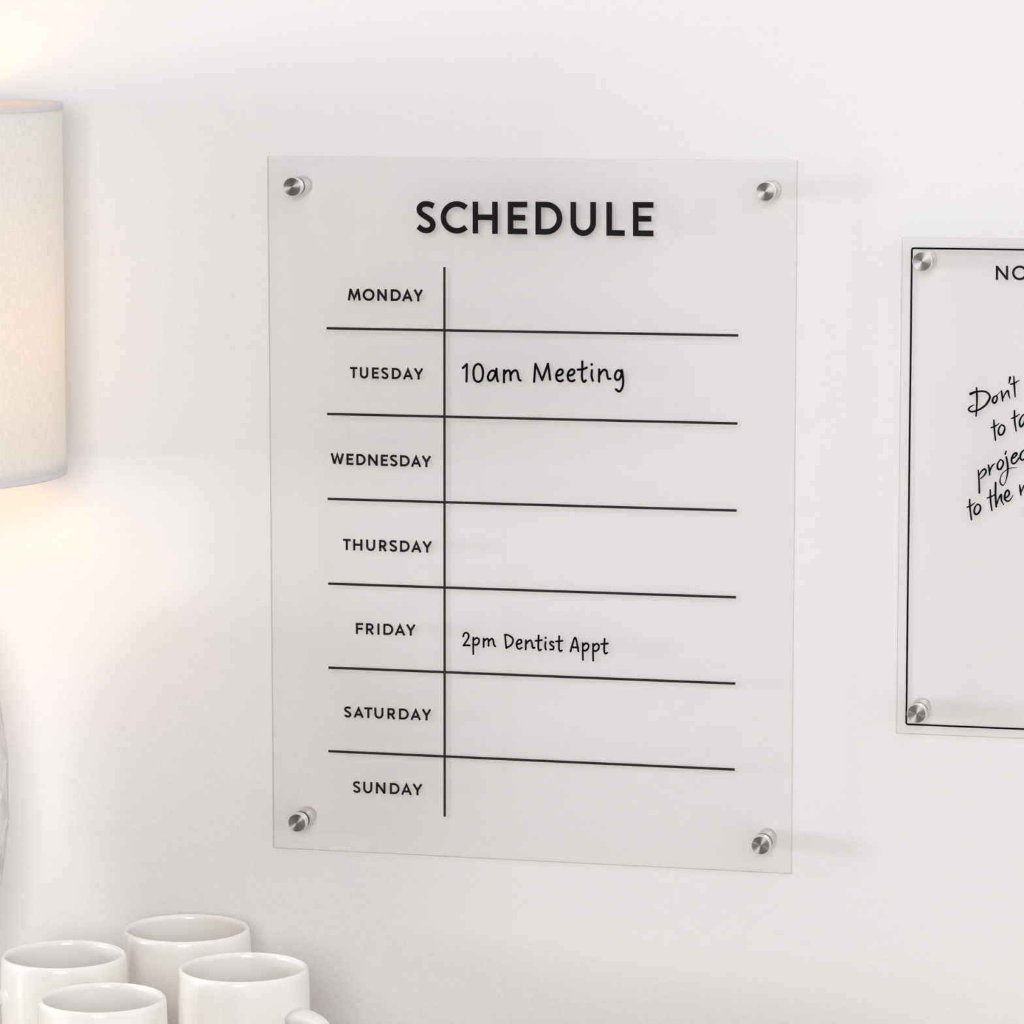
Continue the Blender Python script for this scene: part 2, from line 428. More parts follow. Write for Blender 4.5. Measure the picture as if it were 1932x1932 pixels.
DAYS = [[[1.535,0,[[-119.26,135.72],[-117.96,143.39]]],[1.535,0,[[-117.96,142.79],[-115.58,137.03],[-113.13,142.79]]],[1.535,0,[[-113.12,143.4],[-111.91,135.74]]],[1.535,1,[[-102.66,139.59],[-102.7,140.09],[-102.82,140.57],[-103.01,141.04],[-103.27,141.46],[-103.6,141.84],[-103.98,142.16],[-104.41,142.42],[-104.88,142.61],[-105.37,142.73],[-105.88,142.77],[-106.39,142.73],[-106.88,142.61],[-107.35,142.42],[-107.79,142.16],[-108.17,141.83],[-108.51,141.45],[-108.77,141.02],[-108.97,140.56],[-109.09,140.08],[-109.13,139.58],[-109.1,139.08],[-108.98,138.59],[-108.79,138.13],[-108.53,137.71],[-108.2,137.33],[-107.81,137.0],[-107.38,136.74],[-106.91,136.55],[-106.42,136.44],[-105.91,136.4],[-105.41,136.44],[-104.91,136.56],[-104.44,136.75],[-104.01,137.01],[-103.62,137.34],[-103.29,137.72],[-103.02,138.15],[-102.83,138.61],[-102.71,139.09]]],[1.535,0,[[-99.36,135.77],[-99.32,143.42]]],[1.535,0,[[-94.51,135.79],[-94.47,143.43]]],[1.535,0,[[-99.33,142.89],[-94.5,136.32]]],[1.535,1,[[-90.32,142.68],[-88.22,142.68],[-87.72,142.64],[-87.24,142.53],[-86.78,142.35],[-86.36,142.1],[-85.99,141.79],[-85.67,141.43],[-85.41,141.02],[-85.22,140.58],[-85.11,140.11],[-85.07,139.63],[-85.11,139.15],[-85.23,138.69],[-85.42,138.24],[-85.68,137.83],[-86.01,137.47],[-86.38,137.16],[-86.81,136.9],[-87.27,136.72],[-87.75,136.61],[-88.24,136.57],[-90.35,136.56]]],[1.535,0,[[-82.92,135.82],[-79.99,142.62],[-77.11,135.84]]],[1.535,0,[[-81.95,138.11],[-78.07,138.12]]],[1.535,0,[[-75.17,143.46],[-72.7,139.2]]],[1.535,0,[[-70.19,143.47],[-72.7,139.2]]],[1.535,0,[[-72.69,139.51],[-72.71,135.85]]]],[[1.466,0,[[-118.69,91.81],[-113.7,91.81]]],[1.466,0,[[-116.19,91.81],[-116.23,85.2]]],[1.466,0,[[-111.4,92.54],[-111.42,88.02],[-111.4,87.67],[-111.32,87.33],[-111.19,87.01],[-111.02,86.71],[-110.8,86.44],[-110.54,86.21],[-110.25,86.03],[-109.94,85.9],[-109.61,85.81],[-109.27,85.79],[-108.94,85.81],[-108.61,85.9],[-108.29,86.03],[-108.0,86.21],[-107.75,86.44],[-107.52,86.71],[-107.35,87.01],[-107.21,87.33],[-107.13,87.67],[-107.11,88.02],[-107.08,92.54]]],[1.466,0,[[-99.32,91.8],[-103.19,91.8],[-103.22,85.93],[-99.35,85.93]]],[1.466,0,[[-103.21,88.94],[-99.8,88.94]]],[1.466,0,[[-93.36,91.43],[-93.55,91.51],[-93.74,91.6],[-93.93,91.69],[-94.12,91.77],[-94.31,91.83],[-94.5,91.88],[-94.69,91.91],[-94.88,91.93],[-95.07,91.94],[-95.26,91.94],[-95.46,91.93],[-95.66,91.91],[-95.85,91.88],[-96.04,91.83],[-96.21,91.76],[-96.37,91.66],[-96.52,91.55],[-96.66,91.41],[-96.77,91.28],[-96.86,91.14],[-96.92,91.0],[-96.95,90.85],[-96.97,90.7],[-96.96,90.55],[-96.93,90.4],[-96.89,90.26],[-96.84,90.13],[-96.76,89.99],[-96.65,89.85],[-96.51,89.71],[-96.31,89.56],[-96.07,89.41],[-95.81,89.25],[-95.53,89.1],[-95.28,88.94],[-95.02,88.78],[-94.74,88.62],[-94.48,88.46],[-94.24,88.29],[-94.04,88.13],[-93.89,87.97],[-93.78,87.81],[-93.69,87.65],[-93.63,87.49],[-93.59,87.33],[-93.57,87.16],[-93.58,86.99],[-93.6,86.83],[-93.65,86.67],[-93.72,86.52],[-93.8,86.38],[-93.91,86.25],[-94.04,86.13],[-94.18,86.02],[-94.34,85.94],[-94.51,85.87],[-94.69,85.81],[-94.89,85.77],[-95.09,85.75],[-95.29,85.75],[-95.5,85.77],[-95.71,85.8],[-95.92,85.86],[-96.13,85.92],[-96.34,86.01],[-96.53,86.12],[-96.72,86.24],[-96.91,86.39],[-97.1,86.53],[-97.29,86.67]]],[1.466,1,[[-89.96,91.79],[-88.13,91.79],[-87.65,91.76],[-87.19,91.65],[-86.76,91.47],[-86.35,91.23],[-85.99,90.93],[-85.69,90.58],[-85.44,90.19],[-85.26,89.77],[-85.15,89.32],[-85.12,88.86],[-85.16,88.4],[-85.27,87.96],[-85.45,87.53],[-85.7,87.14],[-86.01,86.79],[-86.37,86.49],[-86.78,86.25],[-87.22,86.07],[-87.68,85.97],[-88.15,85.93],[-89.99,85.93]]],[1.466,0,[[-82.48,85.2],[-79.78,91.72],[-77.14,85.2]]],[1.466,0,[[-81.59,87.4],[-78.0,87.4]]],[1.466,0,[[-75.19,92.51],[-72.68,88.42]]],[1.466,0,[[-70.13,92.51],[-72.68,88.42]]],[1.466,0,[[-72.68,88.71],[-72.69,85.2]]]],[[1.466,0,[[-131.46,35.9],[-129.6,28.88]]],[1.466,0,[[-129.6,28.88],[-127.63,35.15],[-125.74,28.87]]],[1.466,0,[[-123.8,35.87],[-125.74,28.87]]],[1.466,0,[[-116.7,35.11],[-120.74,35.12],[-120.77,29.15],[-116.74,29.15]]],[1.466,0,[[-120.75,32.21],[-117.2,32.2]]],[1.466,1,[[-114.11,35.1],[-112.29,35.09],[-111.81,35.06],[-111.34,34.95],[-110.9,34.76],[-110.49,34.52],[-110.13,34.22],[-109.81,33.86],[-109.57,33.46],[-109.38,33.03],[-109.27,32.57],[-109.24,32.11],[-109.28,31.64],[-109.39,31.19],[-109.58,30.76],[-109.83,30.36],[-110.15,30.01],[-110.52,29.7],[-110.93,29.46],[-111.37,29.28],[-111.84,29.17],[-112.32,29.14],[-114.15,29.14]]],[1.466,0,[[-106.06,28.39],[-106.02,35.81]]],[1.466,0,[[-101.1,28.38],[-101.06,35.79]]],[1.466,0,[[-106.02,35.29],[-101.1,28.9]]],[1.466,0,[[-93.5,35.03],[-97.52,35.04],[-97.55,29.11],[-93.53,29.1]]],[1.466,0,[[-97.53,32.15],[-93.99,32.14]]],[1.466,0,[[-87.56,34.63],[-87.76,34.72],[-87.96,34.81],[-88.16,34.9],[-88.36,34.98],[-88.56,35.04],[-88.77,35.09],[-88.97,35.12],[-89.17,35.15],[-89.37,35.16],[-89.57,35.16],[-89.78,35.15],[-89.99,35.13],[-90.2,35.09],[-90.4,35.04],[-90.58,34.98],[-90.75,34.88],[-90.91,34.76],[-91.05,34.63],[-91.18,34.49],[-91.27,34.35],[-91.33,34.21],[-91.37,34.06],[-91.38,33.91],[-91.38,33.76],[-91.35,33.61],[-91.31,33.47],[-91.25,33.33],[-91.16,33.19],[-91.05,33.05],[-90.9,32.91],[-90.69,32.76],[-90.43,32.6],[-90.15,32.45],[-89.86,32.29],[-89.59,32.13],[-89.31,31.97],[-89.02,31.81],[-88.74,31.64],[-88.49,31.48],[-88.28,31.31],[-88.12,31.15],[-88.0,30.99],[-87.91,30.82],[-87.85,30.66],[-87.8,30.5],[-87.78,30.33],[-87.79,30.16],[-87.81,30.0],[-87.86,29.84],[-87.93,29.69],[-88.02,29.55],[-88.14,29.42],[-88.28,29.29],[-88.43,29.19],[-88.59,29.1],[-88.77,29.03],[-88.97,28.97],[-89.17,28.94],[-89.39,28.92],[-89.6,28.92],[-89.82,28.93],[-90.04,28.97],[-90.27,29.02],[-90.49,29.09],[-90.71,29.18],[-90.92,29.28],[-91.12,29.41],[-91.32,29.56],[-91.52,29.7],[-91.72,29.84]]],[1.466,1,[[-84.62,35.0],[-82.58,34.99],[-82.1,34.95],[-81.64,34.84],[-81.2,34.66],[-80.79,34.42],[-80.43,34.12],[-80.12,33.76],[-79.88,33.37],[-79.7,32.94],[-79.59,32.49],[-79.55,32.03],[-79.59,31.57],[-79.7,31.12],[-79.89,30.69],[-80.14,30.29],[-80.45,29.94],[-80.81,29.64],[-81.22,29.4],[-81.66,29.22],[-82.13,29.12],[-82.6,29.08],[-84.64,29.09]]],[1.466,0,[[-77.39,28.34],[-74.56,34.89],[-71.77,28.33]]],[1.466,0,[[-76.45,30.55],[-72.7,30.54]]],[1.466,0,[[-70.17,35.68],[-67.65,31.55]]],[1.466,0,[[-65.1,35.66],[-67.65,31.55]]],[1.466,0,[[-67.65,31.85],[-67.66,28.32]]]],[[1.471,0,[[-124.18,-20.96],[-118.9,-20.96]]],[1.471,0,[[-121.54,-20.96],[-121.58,-27.66]]],[1.471,0,[[-116.5,-20.21],[-116.54,-27.66]]],[1.471,0,[[-111.71,-20.21],[-111.75,-27.65]]],[1.471,0,[[-116.52,-23.86],[-111.73,-23.85]]],[1.471,0,[[-107.74,-20.21],[-107.76,-24.61],[-107.73,-24.99],[-107.65,-25.37],[-107.51,-25.72],[-107.32,-26.05],[-107.08,-26.34],[-106.8,-26.59],[-106.49,-26.79],[-106.15,-26.93],[-105.79,-27.02],[-105.42,-27.05],[-105.05,-27.02],[-104.69,-26.93],[-104.35,-26.78],[-104.03,-26.58],[-103.75,-26.33],[-103.51,-26.04],[-103.31,-25.71],[-103.17,-25.36],[-103.08,-24.99],[-103.05,-24.61],[-103.03,-20.2]]],[1.471,0,[[-99.03,-27.63],[-98.99,-20.94],[-97.25,-20.94],[-96.76,-20.98],[-96.41,-21.11],[-96.1,-21.31],[-95.83,-21.58],[-95.64,-21.9],[-95.52,-22.27],[-95.48,-22.65],[-95.52,-23.03],[-95.64,-23.39],[-95.85,-23.71],[-96.11,-23.99],[-96.43,-24.19],[-96.78,-24.32],[-97.26,-24.36],[-99.01,-24.36]]],[1.471,0,[[-97.3,-24.36],[-95.14,-27.63]]],[1.471,0,[[-88.0,-21.31],[-88.21,-21.22],[-88.42,-21.13],[-88.64,-21.04],[-88.85,-20.96],[-89.06,-20.9],[-89.27,-20.85],[-89.49,-20.82],[-89.7,-20.8],[-89.91,-20.79],[-90.13,-20.79],[-90.34,-20.8],[-90.57,-20.82],[-90.79,-20.85],[-91.0,-20.9],[-91.19,-20.97],[-91.37,-21.07],[-91.54,-21.19],[-91.69,-21.32],[-91.82,-21.46],[-91.91,-21.61],[-91.98,-21.75],[-92.02,-21.9],[-92.04,-22.05],[-92.03,-22.2],[-92.0,-22.35],[-91.95,-22.49],[-91.89,-22.63],[-91.8,-22.77],[-91.68,-22.91],[-91.52,-23.05],[-91.3,-23.2],[-91.03,-23.36],[-90.74,-23.51],[-90.43,-23.67],[-90.14,-23.83],[-89.85,-23.99],[-89.54,-24.16],[-89.25,-24.32],[-88.98,-24.48],[-88.76,-24.65],[-88.59,-24.81],[-88.46,-24.97],[-88.37,-25.14],[-88.3,-25.3],[-88.26,-25.46],[-88.23,-25.63],[-88.24,-25.8],[-88.27,-25.97],[-88.32,-26.13],[-88.39,-26.28],[-88.49,-26.42],[-88.61,-26.55],[-88.76,-26.68],[-88.92,-26.79],[-89.09,-26.88],[-89.28,-26.95],[-89.48,-27.0],[-89.7,-27.04],[-89.93,-27.06],[-90.15,-27.06],[-90.38,-27.05],[-90.62,-27.01],[-90.86,-26.96],[-91.1,-26.89],[-91.33,-26.8],[-91.54,-26.7],[-91.76,-26.57],[-91.97,-26.42],[-92.18,-26.28],[-92.39,-26.14]]],[1.471,1,[[-84.86,-20.93],[-82.84,-20.93],[-82.37,-20.96],[-81.9,-21.07],[-81.46,-21.25],[-81.06,-21.49],[-80.69,-21.79],[-80.38,-22.15],[-80.14,-22.55],[-79.96,-22.98],[-79.85,-23.43],[-79.81,-23.89],[-79.85,-24.36],[-79.96,-24.81],[-80.15,-25.24],[-80.4,-25.64],[-80.71,-26.0],[-81.08,-26.3],[-81.48,-26.55],[-81.93,-26.72],[-82.39,-26.83],[-82.87,-26.87],[-84.88,-26.87]]],[1.471,0,[[-77.39,-27.6],[-74.58,-20.99],[-71.82,-27.59]]],[1.471,0,[[-76.45,-25.37],[-72.73,-25.37]]],[1.471,0,[[-69.91,-20.18],[-67.33,-24.33]]],[1.471,0,[[-64.71,-20.17],[-67.33,-24.33]]],[1.471,0,[[-67.33,-24.03],[-67.34,-27.59]]]],[[1.435,0,[[-110.74,-76.17],[-115.06,-76.2],[-115.1,-82.89]]],[1.435,0,[[-115.08,-79.33],[-111.11,-79.31]]],[1.435,0,[[-108.25,-82.85],[-108.21,-76.16],[-106.28,-76.14],[-105.79,-76.18],[-105.44,-76.31],[-105.13,-76.51],[-104.86,-76.78],[-104.67,-77.11],[-104.54,-77.47],[-104.5,-77.85],[-104.55,-78.23],[-104.67,-78.59],[-104.87,-78.92],[-105.14,-79.19],[-105.46,-79.4],[-105.81,-79.53],[-106.3,-79.58],[-108.23,-79.59]]],[1.435,0,[[-106.43,-79.58],[-104.15,-82.83]]],[1.435,0,[[-100.4,-75.38],[-100.44,-82.81]]],[1.435,1,[[-96.39,-76.08],[-94.11,-76.07],[-93.63,-76.1],[-93.16,-76.21],[-92.72,-76.39],[-92.31,-76.63],[-91.95,-76.93],[-91.64,-77.29],[-91.39,-77.69],[-91.21,-78.12],[-91.1,-78.58],[-91.06,-79.04],[-91.1,-79.51],[-91.21,-79.97],[-91.4,-80.41],[-91.65,-80.81],[-91.97,-81.17],[-92.33,-81.47],[-92.75,-81.72],[-93.19,-81.9],[-93.66,-82.02],[-94.14,-82.06],[-96.42,-82.07]]],[1.435,0,[[-88.81,-82.75],[-85.86,-76.09],[-82.96,-82.73]]],[1.435,0,[[-87.8,-80.51],[-83.95,-80.49]]],[1.435,0,[[-81.15,-75.26],[-78.57,-79.42]]],[1.435,0,[[-75.97,-75.23],[-78.57,-79.42]]],[1.435,0,[[-78.57,-79.12],[-78.59,-82.7]]]],[[1.435,0,[[-119.68,-132.43],[-119.87,-132.35],[-120.07,-132.27],[-120.26,-132.18],[-120.46,-132.11],[-120.65,-132.05],[-120.84,-132.01],[-121.04,-131.98],[-121.23,-131.96],[-121.43,-131.95],[-121.62,-131.95],[-121.82,-131.96],[-122.03,-131.98],[-122.23,-132.02],[-122.42,-132.07],[-122.6,-132.14],[-122.76,-132.23],[-122.91,-132.34],[-123.05,-132.47],[-123.17,-132.61],[-123.26,-132.74],[-123.32,-132.88],[-123.35,-133.02],[-123.37,-133.17],[-123.36,-133.31],[-123.33,-133.45],[-123.29,-133.59],[-123.24,-133.72],[-123.16,-133.85],[-123.05,-133.98],[-122.9,-134.12],[-122.7,-134.27],[-122.45,-134.41],[-122.18,-134.56],[-121.9,-134.71],[-121.64,-134.86],[-121.37,-135.01],[-121.1,-135.17],[-120.83,-135.32],[-120.58,-135.48],[-120.38,-135.63],[-120.23,-135.79],[-120.11,-135.95],[-120.03,-136.1],[-119.96,-136.26],[-119.92,-136.41],[-119.9,-136.57],[-119.91,-136.74],[-119.93,-136.9],[-119.98,-137.05],[-120.05,-137.2],[-120.14,-137.33],[-120.25,-137.46],[-120.38,-137.58],[-120.53,-137.68],[-120.68,-137.77],[-120.86,-137.84],[-121.05,-137.89],[-121.25,-137.92],[-121.45,-137.94],[-121.66,-137.95],[-121.87,-137.93],[-122.08,-137.9],[-122.3,-137.85],[-122.52,-137.78],[-122.73,-137.7],[-122.93,-137.6],[-123.12,-137.48],[-123.31,-137.34],[-123.5,-137.2],[-123.7,-137.07]]],[1.435,0,[[-117.03,-138.47],[-114.19,-132.12],[-111.42,-138.46]]],[1.435,0,[[-116.08,-136.33],[-112.35,-136.32]]],[1.435,0,[[-110.3,-132.01],[-104.86,-131.97]]],[1.435,0,[[-107.58,-131.99],[-107.62,-138.46]]],[1.435,0,[[-102.77,-131.22],[-102.79,-135.39],[-102.76,-135.78],[-102.68,-136.16],[-102.53,-136.51],[-102.34,-136.85],[-102.1,-137.14],[-101.82,-137.39],[-101.5,-137.59],[-101.15,-137.74],[-100.79,-137.83],[-100.42,-137.86],[-100.04,-137.83],[-99.68,-137.74],[-99.33,-137.59],[-99.01,-137.38],[-98.73,-137.13],[-98.48,-136.83],[-98.28,-136.5],[-98.14,-136.14],[-98.05,-135.76],[-98.02,-135.37],[-98.0,-131.17]]],[1.435,0,[[-93.94,-138.44],[-93.91,-131.87],[-91.94,-131.85],[-91.46,-131.89],[-91.12,-132.01],[-90.81,-132.21],[-90.55,-132.47],[-90.36,-132.79],[-90.24,-133.15],[-90.2,-133.52],[-90.24,-133.9],[-90.37,-134.25],[-90.56,-134.57],[-90.82,-134.84],[-91.13,-135.04],[-91.48,-135.17],[-91.95,-135.21],[-93.92,-135.22]]],[1.435,0,[[-92.12,-135.22],[-89.85,-138.43]]],[1.435,1,[[-86.1,-131.8],[-83.84,-131.78],[-83.37,-131.81],[-82.91,-131.91],[-82.47,-132.09],[-82.07,-132.33],[-81.71,-132.63],[-81.41,-132.98],[-81.16,-133.37],[-80.98,-133.8],[-80.87,-134.25],[-80.84,-134.72],[-80.88,-135.18],[-80.99,-135.64],[-81.17,-136.07],[-81.42,-136.46],[-81.73,-136.82],[-82.09,-137.12],[-82.49,-137.37],[-82.93,-137.55],[-83.39,-137.65],[-83.87,-137.69],[-86.12,-137.7]]],[1.435,0,[[-78.36,-138.41],[-75.44,-131.77],[-72.58,-138.4]]],[1.435,0,[[-77.37,-136.18],[-73.55,-136.17]]],[1.435,0,[[-70.7,-130.93],[-68.15,-135.1]]],[1.435,0,[[-65.58,-130.89],[-68.15,-135.1]]],[1.435,0,[[-68.15,-134.8],[-68.17,-138.4]]]],[[1.422,0,[[-113.71,-182.1],[-113.92,-182.01],[-114.12,-181.92],[-114.33,-181.83],[-114.53,-181.75],[-114.73,-181.68],[-114.94,-181.64],[-115.14,-181.6],[-115.35,-181.58],[-115.55,-181.57],[-115.75,-181.57],[-115.96,-181.58],[-116.18,-181.6],[-116.39,-181.64],[-116.59,-181.69],[-116.78,-181.76],[-116.95,-181.86],[-117.11,-181.98],[-117.25,-182.12],[-117.38,-182.27],[-117.47,-182.41],[-117.53,-182.56],[-117.57,-182.71],[-117.59,-182.87],[-117.58,-183.03],[-117.55,-183.18],[-117.51,-183.32],[-117.45,-183.47],[-117.37,-183.61],[-117.25,-183.75],[-117.1,-183.9],[-116.89,-184.06],[-116.63,-184.21],[-116.34,-184.37],[-116.05,-184.54],[-115.77,-184.7],[-115.49,-184.86],[-115.2,-185.03],[-114.92,-185.2],[-114.66,-185.37],[-114.45,-185.53],[-114.29,-185.7],[-114.17,-185.87],[-114.08,-186.04],[-114.01,-186.2],[-113.97,-186.37],[-113.95,-186.54],[-113.95,-186.72],[-113.98,-186.89],[-114.03,-187.06],[-114.1,-187.21],[-114.19,-187.36],[-114.31,-187.49],[-114.45,-187.62],[-114.6,-187.73],[-114.77,-187.83],[-114.95,-187.9],[-115.15,-187.96],[-115.36,-188.0],[-115.57,-188.02],[-115.79,-188.02],[-116.01,-188.01],[-116.24,-187.97],[-116.47,-187.92],[-116.69,-187.85],[-116.91,-187.76],[-117.12,-187.65],[-117.33,-187.52],[-117.53,-187.37],[-117.73,-187.22],[-117.93,-187.08]]],[1.422,0,[[-110.6,-180.95],[-110.63,-185.47],[-110.6,-185.87],[-110.51,-186.25],[-110.37,-186.62],[-110.18,-186.95],[-109.93,-187.25],[-109.65,-187.5],[-109.32,-187.71],[-108.98,-187.86],[-108.61,-187.95],[-108.23,-187.98],[-107.86,-187.94],[-107.49,-187.85],[-107.14,-187.7],[-106.82,-187.49],[-106.53,-187.23],[-106.28,-186.93],[-106.08,-186.6],[-105.93,-186.23],[-105.84,-185.85],[-105.81,-185.45],[-105.79,-180.94]]],[1.422,0,[[-102.0,-188.52],[-101.96,-180.93]]],[1.422,0,[[-96.87,-188.49],[-96.83,-180.92]]],[1.422,0,[[-101.97,-181.44],[-96.86,-187.98]]],[1.422,1,[[-92.52,-181.64],[-90.41,-181.64],[-89.93,-181.67],[-89.46,-181.78],[-89.01,-181.96],[-88.59,-182.21],[-88.23,-182.52],[-87.91,-182.88],[-87.66,-183.29],[-87.47,-183.73],[-87.36,-184.19],[-87.33,-184.67],[-87.37,-185.15],[-87.48,-185.61],[-87.67,-186.05],[-87.93,-186.46],[-88.24,-186.83],[-88.62,-187.14],[-89.03,-187.39],[-89.48,-187.57],[-89.96,-187.69],[-90.44,-187.73],[-92.55,-187.74]]],[1.422,0,[[-84.93,-188.42],[-81.91,-181.69],[-78.94,-188.39]]],[1.422,0,[[-83.88,-186.16],[-79.96,-186.14]]],[1.422,0,[[-77.19,-180.89],[-74.47,-185.07]]],[1.422,0,[[-71.72,-180.87],[-74.47,-185.07]]],[1.422,0,[[-74.47,-184.77],[-74.48,-188.37]]]]]
NOTES_TITLE = [[1.447,0,[[300.21,155.49],[300.08,164.32]]],[1.447,0,[[306.53,155.54],[306.4,164.41]]],[1.447,0,[[300.08,163.84],[306.52,156.03]]],[1.447,1,[[318.27,160.12],[318.21,160.73],[318.06,161.32],[317.81,161.89],[317.48,162.4],[317.06,162.86],[316.58,163.26],[316.04,163.57],[315.46,163.8],[314.85,163.93],[314.22,163.97],[313.6,163.91],[312.99,163.76],[312.42,163.52],[311.89,163.19],[311.42,162.79],[311.02,162.32],[310.7,161.79],[310.47,161.23],[310.33,160.63],[310.29,160.02],[310.35,159.41],[310.5,158.82],[310.75,158.26],[311.09,157.74],[311.5,157.28],[311.98,156.89],[312.52,156.58],[313.1,156.35],[313.72,156.21],[314.34,156.17],[314.97,156.22],[315.57,156.37],[316.15,156.61],[316.68,156.93],[317.15,157.34],[317.55,157.81],[317.87,158.33],[318.1,158.9],[318.23,159.5]]],[1.447,0,[[321.13,163.94],[326.91,164.02]]],[1.447,0,[[324.02,163.98],[324.15,155.7]]],[1.447,0,[[334.19,164.13],[329.74,164.06],[329.86,156.43],[334.31,156.47]]],[1.447,0,[[329.8,160.34],[333.73,160.38]]],[1.447,0,[[340.91,163.55],[340.68,163.65],[340.46,163.76],[340.23,163.87],[340.01,163.96],[339.79,164.03],[339.56,164.09],[339.34,164.13],[339.12,164.15],[338.9,164.16],[338.67,164.15],[338.45,164.14],[338.21,164.11],[337.98,164.07],[337.77,164.0],[337.57,163.91],[337.39,163.79],[337.21,163.65],[337.06,163.48],[336.93,163.31],[336.83,163.13],[336.76,162.96],[336.73,162.78],[336.71,162.59],[336.73,162.41],[336.76,162.23],[336.81,162.06],[336.88,161.89],[336.97,161.72],[337.1,161.55],[337.28,161.38],[337.51,161.2],[337.79,161.01],[338.11,160.82],[338.43,160.63],[338.74,160.44],[339.04,160.25],[339.36,160.05],[339.68,159.86],[339.96,159.66],[340.2,159.46],[340.37,159.27],[340.51,159.07],[340.62,158.87],[340.69,158.67],[340.74,158.47],[340.77,158.27],[340.77,158.06],[340.74,157.85],[340.69,157.66],[340.62,157.47],[340.52,157.3],[340.4,157.14],[340.25,156.98],[340.09,156.85],[339.91,156.74],[339.71,156.65],[339.5,156.58],[339.27,156.54],[339.04,156.51],[338.8,156.5],[338.56,156.52],[338.31,156.56],[338.06,156.63],[337.81,156.71],[337.57,156.81],[337.34,156.94],[337.12,157.09],[336.89,157.27],[336.67,157.44],[336.45,157.61]]]]
